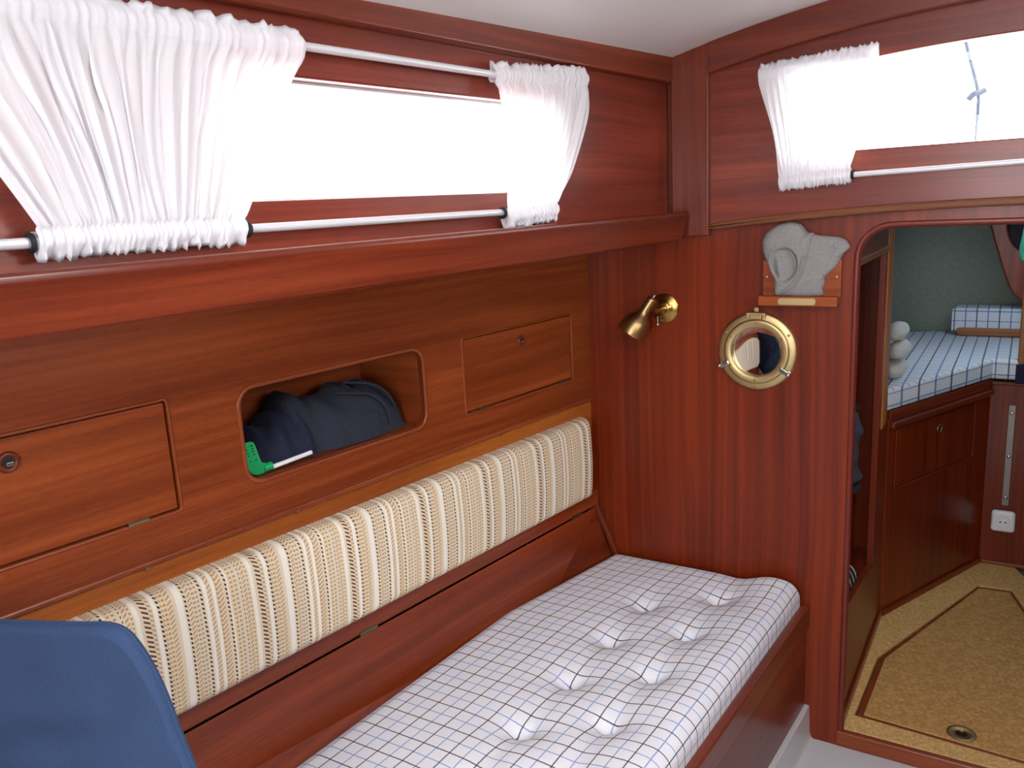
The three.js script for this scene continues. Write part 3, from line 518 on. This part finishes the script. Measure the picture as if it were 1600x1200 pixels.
// ---------------------------------------------------------------- brass lamp on the bulkhead
{
  const t = thing('reading_lamp', 'small brass swivel reading lamp mounted on the mahogany bulkhead', 'lamp', BULK, [-0.832, 1.183, 0]);
  const base = lathe([[0, 0.016], [0.014, 0.016], [0.019, 0.0135], [0.0215, 0.009], [0.027, 0.008], [0.031, 0.0055], [0.037, 0.0045], [0.040, 0.002], [0.040, 0]]); base.rotateX(Math.PI / 2); mesh('base', base, M.brass, t);
  const ax = new THREE.Vector3(-0.5, -0.84, 0.22).normalize(), q = new THREE.Quaternion().setFromUnitVectors(new THREE.Vector3(0, -1, 0), ax), top = new THREE.Vector3(-0.012, 0.034, 0.052);
  const pin = cyl(0.0065, 0.05, 16); pin.rotateX(Math.PI / 2); pin.translate(0, 0, 0.032); mesh('swivel', pin, M.brass, t);
  const sh = lathe([[0.0, 0], [0.012, -0.001], [0.0145, -0.006], [0.0145, -0.04], [0.016, -0.05], [0.022, -0.058], [0.031, -0.067], [0.0365, -0.08], [0.0395, -0.095], [0.0405, -0.111], [0.0395, -0.1125], [0.0375, -0.11], [0.034, -0.082], [0.02, -0.062], [0.0, -0.058]], 56);
  const o = mesh('shade', sh, M.bronze, t); o.quaternion.copy(q); o.position.copy(top);
  const rim = mesh('rim', new THREE.TorusGeometry(0.0402, 0.0014, 8, 56).rotateX(Math.PI / 2).translate(0, -0.1112, 0), M.brass, o);
  const kn = mesh('top_knob', lathe([[0, 0.01], [0.003, 0.009], [0.0042, 0.006], [0.003, 0.003], [0.003, 0]], 16), M.chrome, t); kn.quaternion.copy(q); kn.position.copy(top);
  const bulb = mesh('bulb', new THREE.SphereGeometry(0.02, 20, 14).translate(0, -0.082, 0), M.white, o);
  mesh('switch', BGU.mergeGeometries([cyl(0.0028, 0.02, 10).translate(-0.012, -0.03, 0.022), new THREE.SphereGeometry(0.0048, 12, 8).translate(-0.012, -0.042, 0.022)].map((x) => x.toNonIndexed())), M.chrome, t);
}
// ---------------------------------------------------------------- porthole mirror
{
  const t = thing('porthole_mirror', 'round brass porthole mirror with rivets and dogs on the bulkhead', 'mirror', BULK, [-0.58, 1.077, 0]);
  const rot = (g) => g.rotateX(Math.PI / 2);
  mesh('outer_ring', rot(lathe([[0.079, 0.0], [0.079, 0.012], [0.083, 0.013], [0.096, 0.011], [0.1015, 0.007], [0.1025, 0.0]], 96)), M.brassDull, t);
  const inner = mesh('hinged_ring', rot(lathe([[0.0625, 0.006], [0.063, 0.014], [0.067, 0.017], [0.078, 0.0185], [0.0835, 0.016], [0.0845, 0.011], [0.0845, 0.006]], 96)), M.brassDull, t);
  const gl = mesh('mirror_glass', rot(lathe([[0, 0.009], [0.03, 0.009], [0.0632, 0.009], [0.0632, 0.007], [0, 0.007]], 96)), M.mirror, t); gl.rotation.y = rad(-4);
  for (let k = 0; k < 6; k++) { const a = rad(92 + 30 + k * 60 - 33); for (const [R, z] of [[0.0925, 0.0115], [0.0745, 0.018]]) { const r = new THREE.SphereGeometry(0.0034, 12, 8); r.scale(1, 1, 0.6); r.translate(R * Math.cos(a), R * Math.sin(a), z); mesh('rivet', r, M.brass, t); } }
  const hb = BGU.mergeGeometries([new RoundedBoxGeometry(0.03, 0.012, 0.014, 2, 0.002).translate(0, 0.091, 0.018), cyl(0.005, 0.044, 14).rotateZ(Math.PI / 2).translate(0, 0.098, 0.018), new RoundedBoxGeometry(0.009, 0.016, 0.014, 2, 0.002).translate(-0.02, 0.094, 0.016), new RoundedBoxGeometry(0.009, 0.016, 0.014, 2, 0.002).translate(0.02, 0.094, 0.016), new RoundedBoxGeometry(0.012, 0.012, 0.008, 2, 0.002).translate(0, 0.109, 0.012)].map((x) => x.index ? x.toNonIndexed() : x));
  mesh('hinge', hb, M.brassDull, t);
  for (const [a, k] of [[203, 0], [-33, 1]]) {
    const dog = new THREE.Group(); dog.name = 'dog_latch'; const g = BGU.mergeGeometries([new RoundedBoxGeometry(0.026, 0.012, 0.007, 2, 0.002).translate(0.0, 0, 0.022), cyl(0.004, 0.02, 12).rotateX(Math.PI / 2).translate(0.008, 0, 0.016), new THREE.SphereGeometry(0.006, 14, 10).translate(0.012, 0, 0.024), new RoundedBoxGeometry(0.01, 0.016, 0.012, 2, 0.002).translate(0.01, 0, 0.012)].map((x) => x.index ? x.toNonIndexed() : x));
    g.rotateZ(rad(a)); g.translate(0.088 * Math.cos(rad(a)), 0.088 * Math.sin(rad(a)), 0); mesh('dog_latch', g, M.chrome, t);
  }
}
// ---------------------------------------------------------------- plaque with a carved stone
{
  const t = thing('plaque', 'orange wooden plaque board with a brass plate, fixed beside the doorway', 'plaque', BULK, [-0.473, 1.199, 0]);
  mesh('back_board', span(-0.092, 0.095, 0.02, 0.112, 0, 0.014, 'x', 0.002), M.plaque, t);
  mesh('ledge', span(-0.098, 0.091, 0.0, 0.024, 0, 0.034, 'x', 0.002), M.plaque, t);
  mesh('name_plate', slab(rrect(-0.049, 0.003, 0.041, 0.020, 0.007), 0.0022, 0.0006, 'x', 0.0338), M.brassDull, t);
  for (const x of [-0.082, 0.084]) mesh('screw', new THREE.SphereGeometry(0.0032, 10, 8).scale(1, 1, 0.5).translate(x, 0.07, 0.0142), M.brassDull, t);
  const s = thing('stone_carving', 'grey carved stone piece with rounded hood shape standing on the wooden plaque', 'stone', BULK, [-0.464, 1.2235, 0.0165]);
  const k = 0.00166 / 7.5;                                    // metres per traced unit
  const lobe = (out, cx, cy, th, rel) => {
    const pts = out.map(([x, y]) => [(x - 640) * k * 1.02, (905 - y) * k * 1.02]), c = [(cx - 640) * k * 1.02, (905 - cy) * k * 1.02];
    const ring = new THREE.CatmullRomCurve3(pts.map(([x, y]) => new THREE.Vector3(x, y, 0)), true, 'catmullrom', 0.35).getPoints(150).slice(0, -1), R = 40, pos = [], idx = [], n = ring.length, uv = [];
    for (let r = 0; r <= R; r++) for (const p of ring) { const f = 1 - r / R, x = c[0] + (p.x - c[0]) * f, y = c[1] + (p.y - c[1]) * f; const X = x / (k * 1.02) + 640, Y = 905 - y / (k * 1.02); pos.push(x, y, th * Math.pow(1 - Math.pow(f, 5), 0.5) + (r ? rel(X, Y) * Math.min(1, r / 4) : 0)); uv.push(x, y); }
    const b0 = n * (R + 1); for (const p of ring) { pos.push(p.x, p.y, -0.001); uv.push(p.x, p.y); }
    for (let r = 0; r < R; r++) for (let i = 0; i < n; i++) { const a = r * n + i, b = r * n + (i + 1) % n; idx.push(a, b, a + n, b, b + n, a + n); }
    for (let i = 0; i < n; i++) { const a = i, b = (i + 1) % n; idx.push(b0 + a, b0 + b, a, b0 + b, b, a); }
    const g = new THREE.BufferGeometry(); g.setAttribute('position', new THREE.Float32BufferAttribute(pos, 3)); g.setAttribute('uv', new THREE.Float32BufferAttribute(uv, 2)); g.setIndex(idx); g.computeVertexNormals(); return g;
  };
  const ridge = (x, y, line, wd) => { let m = 1e9; for (let i = 1; i < line.length; i++) { const [ax, ay] = line[i - 1], [bx, by] = line[i], t2 = clamp(((x - ax) * (bx - ax) + (y - ay) * (by - ay)) / ((bx - ax) ** 2 + (by - ay) ** 2)); m = Math.min(m, Math.hypot(x - ax - t2 * (bx - ax), y - ay - t2 * (by - ay))); } return Math.exp(-((m / wd) ** 2)); };
  const face = (x, y) => { const e = Math.hypot((x - 440) / 150, (y - 560) / 190); return -0.013 * (1 - sstep(0.8, 1.05, e)) + 0.008 * ridge(x, y, [[360, 460], [385, 560], [400, 680]], 45) - 0.004 * ridge(x, y, [[490, 520], [500, 600]], 60) + 0.005 * ridge(x, y, [[420, 870], [540, 790], [620, 640], [650, 480]], 16) + 0.002 * ridge(x, y, [[215, 410], [330, 380], [470, 395], [545, 500], [560, 640]], 14); };
  mesh('hood', lobe([[345, 905], [330, 740], [265, 600], [205, 440], [190, 310], [240, 215], [350, 140], [480, 112], [600, 140], [670, 225], [730, 235], [722, 400], [690, 560], [650, 700], [590, 800], [520, 905]], 470, 480, 0.024, face), M.stone, s);
  mesh('wing', lobe([[430, 905], [520, 700], [620, 420], [680, 250], [800, 262], [990, 285], [1060, 320], [1100, 390], [1040, 460], [970, 590], [860, 700], [862, 745], [835, 830], [825, 905]], 760, 620, 0.014, (x, y) => 0.003 * ridge(x, y, [[530, 890], [640, 790], [730, 735], [840, 710]], 14) + 0.002 * ridge(x, y, [[960, 360], [970, 400]], 20)), M.stone, s);
}

// ---------------------------------------------------------------- forward cabin: sole, hatch, step
const FY = 0.045;
{
  const f = new THREE.Group(); f.name = 'floor_forward'; f.userData.kind = 'structure'; f.position.set(0, FY, 0); scene.add(f);
  const flat = (s, th, y) => { const g = slab(s, th, 0.0015, 'x'); g.rotateX(-Math.PI / 2); g.translate(0, y - th, 0); return g; };   // shape y = -z
  const out = [[-0.352, 2.146], [0.29, 2.146], [0.29, 2.85], [0.03, 3.46], [-0.085, 3.46], [-0.352, 2.85]];
  const hat = [[-0.325, 2.222], [0.255, 2.19], [0.235, 2.56], [0.03, 3.235], [-0.072, 3.228], [-0.315, 2.565]];
  const s = poly(out), h = new THREE.Path(); hat.forEach(([x, y], i) => i ? h.lineTo(x, y) : h.moveTo(x, y)); h.closePath(); s.holes.push(h);
  mesh('cork_sole', flat(s, 0.018, 0), M.cork, f);
  const cx = -0.03, cy = 2.65, ins = (k) => hat.map(([x, y]) => [cx + (x - cx) * (1 - k / 0.27), cy + (y - cy) * (1 - k / 0.52)]);
  const t = thing('floor_hatch', 'cork-covered floor hatch with wooden edging in the forward cabin', 'hatch', WORLD, [0, FY, 0]);
  const e = poly(ins(0.004)), eh = new THREE.Path(); ins(0.019).forEach(([x, y], i) => i ? eh.lineTo(x, y) : eh.moveTo(x, y)); eh.closePath(); e.holes.push(eh);
  mesh('edging', flat(e, 0.016, -0.0035), M.locker, t); 
  const p = poly(ins(0.0195)), ph = new THREE.Path(); ph.absarc(-0.065, 2.264, 0.0185, 0, Math.PI * 2); p.holes.push(ph);
  mesh('cork_panel', flat(p, 0.016, -0.001), M.corkHatch, t);
  const rg = lathe([[0.014, -0.012], [0.013, -0.003], [0.015, 0.0005], [0.03, 0.0012], [0.0355, 0.0004], [0.036, -0.001], [0.019, -0.012]], 48); rg.translate(-0.065, 0, -2.264); mesh('finger_ring', rg, M.bronze, t);
  mesh('hole', cyl(0.0145, 0.002, 24).translate(-0.065, -0.012, -2.264), M.black, t);
  mesh('bed', flat(poly(out), 0.004, -0.019), M.dark, f);
}
struct('trim_6', span(-0.355, 0.29, 0.0, FY - 0.0005, -2.146, BZ + 0.006, 'x', 0.004), M.locker, WORLD);   // step nosing
// ---------------------------------------------------------------- hanging locker along the passage
{
  const t = thing('hanging_locker', 'open-fronted mahogany hanging locker just inside the doorway', 'locker', WORLD, [-0.35, FY, -2.15]);
  const s = poly([[0, 0], [0.69, 0], [0.69, 0.7], [0.625, 0.72], [0.625, 1.335], [0, 1.335]]); s.holes.push((() => { const h = new THREE.Path(); h.moveTo(0.05, 0.335); h.lineTo(0.485, 0.275); h.lineTo(0.5, 1.255); h.lineTo(0.05, 1.255); h.closePath(); return h; })());
  const g = slab(s, 0.02, 0.003, 'y', -0.02); g.rotateY(Math.PI / 2); mesh('front_panel', g, M.fwd, t);   // local z = -shape x
  mesh('edge_strip', span(-0.024, 0.004, 0.70, 1.335, -0.628, -0.528, 'y', 0.004), wood(0xd8924a, G3, 0.5, 0.05), t);  // pale edging, its orange lightened further to stand for light falling on it
  mesh('top_rail', span(-0.03, 0.004, 1.243, 1.262, -0.53, -0.02, 'z', 0.004), M.pale, t);
  mesh('locker_floor', span(-0.584, -0.021, 0.262, 0.276, -0.604, -0.03, 'z', 0.002), M.dark, t);
  mesh('back_panel', span(-0.6, -0.585, 0.0, 1.335, -0.62, -0.0, 'y', 0.002), M.dark, t);
  mesh('end_panel', span(-0.59, -0.021, 0.0, 1.335, -0.62, -0.605, 'y', 0.002), M.dark, t);
  mesh('inner_panel', span(-0.145, -0.13, 0.276, 1.335, -0.604, -0.36, 'y', 0.002), M.dark, t);
  mesh('baseboard', span(0.0, 0.008, 0.0, 0.03, -0.69, 0.0, 'z', 0.002), M.dark, t);
}
{
  const t = thing('jacket', 'grey-blue jacket hanging inside the open locker by the doorway', 'jacket', WORLD, [-0.432, 0.615, -2.575]);
  const N = 60, K = 40, pos = [], idx = [], uv = [], NW = lattice(701, 9, 7);
  for (let i = 0; i <= N; i++) for (let j = 0; j < K; j++) { const f = i / N, a = 2 * Math.PI * j / K, w = lerp(0.03, 0.042, sstep(0, 0.25, f)) * (1 - 0.6 * sstep(0.85, 1, f)) * Math.sqrt(clamp(f * 14)), d = lerp(0.025, 0.05, sstep(0, 0.7, f)) * (1 - 0.35 * sstep(0.85, 1, f)) * Math.sqrt(clamp(f * 14)), k = 1 + 0.5 * (vnoise(NW, j / K, f) - 0.5); pos.push(w * k * Math.cos(a), 0.22 - f * 0.25, d * k * Math.sin(a)); uv.push(j / K * 0.3, f * 0.3); }
  for (let i = 0; i < N; i++) for (let j = 0; j < K; j++) { const a = i * K + j, b = i * K + (j + 1) % K; idx.push(a, b, a + K, b, b + K, a + K); }
  const g = new THREE.BufferGeometry(); g.setAttribute('position', new THREE.Float32BufferAttribute(pos, 3)); g.setAttribute('uv', new THREE.Float32BufferAttribute(uv, 2)); g.setIndex(idx); g.computeVertexNormals(); mesh('body', g, M.greyCloth, t);
  mesh('hem', new THREE.TorusGeometry(0.036, 0.012, 10, 30).rotateX(Math.PI / 2).scale(1, 1, 1.4).translate(0, -0.03, 0), M.navy, t);
  mesh('collar', new THREE.TorusGeometry(0.024, 0.012, 10, 30).rotateX(Math.PI / 2).translate(0, 0.222, 0), M.navy, t);
  mesh('hanger', tube([[0, 0.22, 0], [0, 0.5, 0], [0, 0.66, 0], [0.012, 0.675, 0], [0.02, 0.665, 0]], 0.0022, 30), M.chrome, t);
}
{
  const t = thing('shoe', 'white shoe with dark pattern at the bottom of the hanging locker', 'shoe', WORLD, [-0.405, 0.322, -2.42]);
  const g = new THREE.SphereGeometry(1, 36, 24), p = g.attributes.position; for (let i = 0; i < p.count; i++) { let x = p.getX(i), y = p.getY(i), z = p.getZ(i); const top = y > 0 ? (z > 0.1 ? 0.075 : 0.05) : 0.014; p.setXYZ(i, x * 0.036 * (1 - 0.2 * z), y * top + 0.014, z * 0.1); } g.computeVertexNormals(); mesh('upper', g, M.white, t);
  mesh('sole', new RoundedBoxGeometry(0.066, 0.014, 0.19, 3, 0.006).translate(0, 0.007, 0), M.black, t);
  for (const dz of [-0.01, 0.03, 0.07]) mesh('stripe', new THREE.TorusGeometry(0.0375, 0.0035, 8, 24, Math.PI).scale(1, dz > 0.02 ? 1.7 : 1.45, 1).translate(0, 0.018, dz), M.black, t);
}
// ---------------------------------------------------------------- V-berth
{
  const t = thing('bow_berth', 'dark mahogany bow berth front with a flap locker door and rail', 'berth', VB, [0, FY, 0]);
  const L = VB.len, s = poly([[0, 0], [L, 0], [L, 0.712], [0, 0.712]]); s.holes.push(rrect(0.05, 0.445, 0.555, 0.648, 0.002, THREE.Path));
  mesh('front_panel', slab(s, 0.018, 0.002, 'y', -0.018), M.fwd, t);
  const d = mesh('door', slab(rrect(0.0525, 0.4475, 0.5525, 0.6455, 0.002), 0.016, 0.0025, 'y', -0.0165), M.fwd, t);
  mesh('bead', rimTube(0.048, 0.443, 0.557, 0.65, 0.003, 0.0025, 0), M.fwd, t); mesh('locker_back', span(0.04, 0.565, 0.435, 0.66, -0.03, -0.019), M.dark, t);
  mesh('ring_pull', new THREE.TorusGeometry(0.013, 0.003, 8, 28).translate(0.312, 0.6, 0.002), M.bronze, d);
  mesh('ring_hole', cyl(0.011, 0.002, 20).rotateX(Math.PI / 2).translate(0.312, 0.6, 0.0), M.black, d);
  mesh('rail', span(-0.0, L - 0.015, 0.662, 0.684, 0.0, 0.02, 'x', 0.006), M.trim, t);
  mesh('plinth', span(0, L, 0, 0.02, 0, 0.01, 'x', 0.003), M.dark, t);
  mesh('fascia', span(0.0, L, 0.685, 0.721, -0.02, 0.006, 'x', 0.003), M.trim, t);
}
{
  const t = thing('step_panel', 'reddish mahogany end panel between the bow berths carrying the white socket', 'panel', WORLD, [-0.025, FY, -3.452]);
  mesh('panel', span(-0.062, 0.2, 0, 0.705, -0.012, 0.004, 'y', 0.002), M.bulk, t);
  mesh('top_lip', span(-0.065, 0.2, 0.698, 0.712, -0.02, 0.012, 'x', 0.004), M.batten, t);
  mesh('threshold', span(-0.062, 0.2, 0, 0.012, 0.004, 0.012, 'x', 0.003), M.bright, t);
  const st = thing('metal_strip', 'upright brushed metal strip with three screws above the white socket', 'strip', WORLD, [-0.0105, 0.285, -3.448]);
  mesh('plate', span(-0.0115, 0.0115, 0, 0.385, 0, 0.005, 'y', 0.002), std({ color: 0x8f8c86, metalness: 0.7, roughness: 0.45 }), st);
  for (const y of [0.03, 0.19, 0.355]) mesh('screw', new THREE.SphereGeometry(0.0065, 14, 10).scale(1, 1, 0.5).translate(0, y, 0.005), M.chrome, st);
  const so = thing('wall_socket', 'white plastic wall socket at the foot of the metal strip', 'socket', WORLD, [-0.0125, 0.226, -3.448]);
  mesh('plate', new RoundedBoxGeometry(0.078, 0.082, 0.026, 4, 0.012).translate(0, 0, 0.013), M.white, so);
  mesh('insert', lathe([[0, 0.002], [0.019, 0.002], [0.0215, 0.0], [0.0225, 0.003], [0.024, 0.003], [0.024, 0]], 40).rotateX(Math.PI / 2).translate(0, 0, 0.0262), M.white, so);
  for (const x of [-0.0085, 0.0085]) mesh('pin_hole', cyl(0.003, 0.001, 12).rotateX(Math.PI / 2).translate(x, 0, 0.0287), M.black, so);
}
{
  const t = thing('bow_mattress', 'white and blue checked mattress filling the bow berth', 'mattress', WORLD, [0, 0.768, -3.4]);
  // plan: front edge follows the berth fronts, after edge along the hull and bow
  const front = [[-0.85, -2.83], [-0.354, -2.83], [-0.088, -3.432], [-0.012, -3.432], [-0.012, -3.475], [0.042, -3.475], [0.042, -3.432], [0.06, -3.432], [0.32, -2.83], [0.85, -2.83]];
  const s = new THREE.Shape(); const bk = [[0.85, -2.85], [0.62, -3.75], [0.25, -4.07], [-0.25, -4.07], [-0.50, -3.96], [-0.63, -3.75], [-1.02, -2.85]];
  [...front, ...bk].forEach(([x, z], i) => i ? s.lineTo(x, -z - 3.4) : s.moveTo(x, -z - 3.4)); s.closePath();
  const g = new THREE.ExtrudeGeometry(s, { depth: 0.046, bevelEnabled: true, bevelThickness: 0.014, bevelSize: 0.014, bevelOffset: -0.004, bevelSegments: 5, curveSegments: 8 }); g.rotateX(-Math.PI / 2); g.translate(0, 0.014, 0);
  { const gg = g.index ? g.toNonIndexed() : g, p = gg.attributes.position, nn = gg.attributes.normal, uv = new Float32Array(p.count * 2); const ca = Math.cos(0.25), sa = Math.sin(0.25); for (let i = 0; i < p.count; i++) { const x = p.getX(i), y = p.getY(i), z = p.getZ(i); const top = Math.abs(nn.getY(i)) > 0.35; uv[i * 2] = x - 0.03; uv[i * 2 + 1] = top ? z : -y - 0.003; } gg.setAttribute('uv', new THREE.BufferAttribute(uv, 2)); mesh('cover', gg, M.plaidB, t); }
}
{
  const t = thing('bow_shelf', 'pale wooden shelf board with rounded end above the bow mattress', 'shelf', WORLD, [0, 0.845, -3.93]);
  const s = new THREE.Shape(); s.moveTo(-0.215, 0); s.lineTo(0.25, 0); s.lineTo(0.25, 0.032); s.lineTo(-0.22, 0.032); s.quadraticCurveTo(-0.238, 0.03, -0.238, 0.02); s.quadraticCurveTo(-0.236, 0.004, -0.215, 0); mesh('fiddle', slab(s, 0.014, 0.003, 'x', 0), M.pale, t);
  mesh('board', span(-0.235, 0.25, 0.002, 0.014, -0.14, 0.0, 'x', 0.002), M.pale, t);
  const c = thing('small_cushion', 'small blue and white checked cushion lying on the pale bow shelf', 'cushion', WORLD, [0, 0.86, -3.935]);
  const g = padGeo({ w: 0.51, d: 0.125, t: 0.098, r: 0.012, na: 30, nb: 10 }); g.translate(-0.256, 0, -0.126); mesh('cover', g, M.plaidB, c);
}
for (let k = 0; k < 3; k++) {
  const t = thing('rolled_towel', ['rolled white towel at the bottom of the stack on the bow mattress', 'rolled white towel in the middle of the stack on the bow mattress', 'rolled white towel on top of the stack on the bow mattress'][k], 'towel', WORLD, [-0.366 - [0.006, -0.004, 0.006][k], 0.842 + k * 0.062, -3.03 - 0.008 * k]);
  const N = 40, K = 24, pos = [], idx = [], uv = [], NW = lattice(720 + k, 8, 6), R = [0.033, 0.0325, 0.031][k];
  for (let i = 0; i <= N; i++) for (let j = 0; j < K; j++) { const f = i / N, a = 2 * Math.PI * j / K, e = Math.sqrt(clamp(1 - Math.pow(Math.abs(2 * f - 1), 2.6))) , r = R * e * (1 + 0.2 * (vnoise(NW, j / K, f) - 0.5)); pos.push(0.012 + r * Math.cos(a) * 1.08, R * 0.92 + r * Math.sin(a) * 0.92, (f - 0.5) * 0.2); uv.push(f * 0.2, j / K * 0.25); }
  for (let i = 0; i < N; i++) for (let j = 0; j < K; j++) { const a = i * K + j, b = i * K + (j + 1) % K; idx.push(a, b, a + K, b, b + K, a + K); }
  const g = new THREE.BufferGeometry(); g.setAttribute('position', new THREE.Float32BufferAttribute(pos, 3)); g.setAttribute('uv', new THREE.Float32BufferAttribute(uv, 2)); g.setIndex(idx); g.computeVertexNormals(); mesh('roll', g, M.towel, t);
}
{ // hull lining, deck and hatch of the forward cabin
  const pl = [[-1.3, -2.13], [-1.08, -2.85], [-0.66, -3.78], [-0.52, -3.98], [-0.27, -4.09], [0.27, -4.09], [0.52, -3.98], [0.66, -3.78], [1.08, -2.85], [1.3, -2.13]];
  const c = new THREE.CatmullRomCurve3(pl.map(([x, z]) => new THREE.Vector3(x, 0, z)), false, 'centripetal').getPoints(90), pos = [], idx = [], uv = []; let len = 0;
  c.forEach((p, i) => { if (i) len += p.distanceTo(c[i - 1]); for (const y of [0.0, 0.72, 1.43]) { const k = 1 + (y - 0.8) * 0.06; pos.push(p.x * k, y, BZ + (p.z - BZ) * (1 + (y - 0.8) * 0.03)); uv.push(len, y); } });
  for (let i = 0; i < c.length - 1; i++) for (let j = 0; j < 2; j++) { const a = i * 3 + j, b = a + 3; idx.push(a, b, a + 1, b, b + 1, a + 1); }
  const g = new THREE.BufferGeometry(); g.setAttribute('position', new THREE.Float32BufferAttribute(pos, 3)); g.setAttribute('uv', new THREE.Float32BufferAttribute(uv, 2)); g.setIndex(idx); g.computeVertexNormals();
  const inner = struct('wall_bow', g, M.lining);
  const pg = g.clone(), pp = pg.attributes.position; for (let i = 0; i < pp.count; i++) pp.setXYZ(i, pp.getX(i) * 1.03, pp.getY(i), BZ + (pp.getZ(i) - BZ) * 1.015); struct('wall_bow_outer', pg, M.gel);
  const s = poly([[-1.7, 2.14], [1.7, 2.14], [1.3, 3.2], [0.8, 4.3], [-0.8, 4.3], [-1.3, 3.2]]); s.holes.push(rrect(-0.18, 3.12, 0.3, 3.58, 0.04, THREE.Path));
  const d = new THREE.ExtrudeGeometry(s, { depth: 0.03, bevelEnabled: false }); d.rotateX(-Math.PI / 2); struct('ceiling_foredeck', d, M.gel, WORLD, [0, 1.42, 0]);
  const h = new THREE.Group(); h.name = 'window_6'; h.userData.kind = 'structure'; h.position.set(0.06, 1.45, -3.35); scene.add(h);
  const fr = rrect(-0.28, -0.27, 0.28, 0.27, 0.05); fr.holes.push(rrect(-0.23, -0.22, 0.23, 0.22, 0.04, THREE.Path)); mesh('window_frame', slab(fr, 0.02, 0.003).rotateX(-Math.PI / 2), M.rod, h);
  mesh('pane', new THREE.PlaneGeometry(0.5, 0.48).rotateX(-Math.PI / 2).translate(0, 0.01, 0), M.acrylic, h);
}
{ // wooden knee at the bow, bag behind it put in black for the shaded locker opening, post and line at the right
  const t = thing('deck_knee', 'dark curved wooden knee under the foredeck at the bow', 'knee', WORLD, [0, 0.95, -3.93]);
  const s = new THREE.Shape(); s.moveTo(-0.168, 0.47); s.lineTo(-0.142, 0.366); s.quadraticCurveTo(-0.095, 0.2, -0.06, 0.11); s.quadraticCurveTo(-0.04, 0.06, 0.0, 0.04); s.lineTo(0.2, 0.04); s.lineTo(0.2, 0.23); s.lineTo(0.0, 0.23); s.quadraticCurveTo(-0.06, 0.25, -0.075, 0.33); s.lineTo(-0.09, 0.47); s.closePath();
  mesh('knee', slab(s, 0.035, 0.006, 'y', 0), M.bulk, t);
  const b = thing('dark_filler', 'black bag put in for the shaded chain locker opening behind the curved wooden knee', 'filler', WORLD, [0.05, 1.17, -3.99]);
  const g = new RoundedBoxGeometry(0.3, 0.23, 0.09, 6, 0.04); g.translate(0, 0.115, 0); mesh('body', g, M.black, b);
  mesh('filler_strap', tube([[-0.08, 0.21, 0.03], [-0.06, 0.26, 0.03], [0.06, 0.26, 0.03], [0.08, 0.21, 0.03]], 0.008, 30), M.black, b);
  const p = thing('cabin_post', 'yellowish upright wooden post standing at the bow step', 'post', WORLD, [0.01, 0.757, -3.44]);
  mesh('shaft', span(-0.016, 0.02, 0.07, 0.67, -0.018, 0.018, 'y', 0.005), M.pale, p);
  mesh('foot', span(-0.02, 0.024, 0.0, 0.072, -0.022, 0.022, 'y', 0.006), M.navyLining, p);
  const l = thing('green_line', 'green rope tail hanging beside the wooden post at the bow', 'rope', WORLD, [0.0, 1.2, -3.4]);
  mesh('rope', tube([[-0.002, 0.2, 0.005], [-0.012, 0.1, 0.01], [-0.02, 0.03, 0.008], [-0.012, 0.0, 0.008]], 0.008, 30), std({ color: 0x2f8f6c, roughness: 0.8 }), l);
}
{ // fitting on the foredeck, seen through the forward window
  const t = thing('deck_cleat', 'small grey deck fitting seen outside through the forward window', 'fitting', WORLD, [-0.15, 1.45, -2.6]);
  const m = std({ color: 0x3a4658, metalness: 0.0, roughness: 0.6 });
  mesh('stanchion', tube([[0.012, 0, 0], [0.012, 0.2, 0], [0.008, 0.26, 0], [-0.02, 0.36, 0.0], [-0.035, 0.42, 0]], 0.0045, 40), m, t);
  mesh('clamp', tube([[-0.012, 0.238, 0], [0.0, 0.25, 0.004], [0.014, 0.252, 0.004], [0.026, 0.258, 0]], 0.008, 24), m, t);
}
renderer.render(scene, camera);
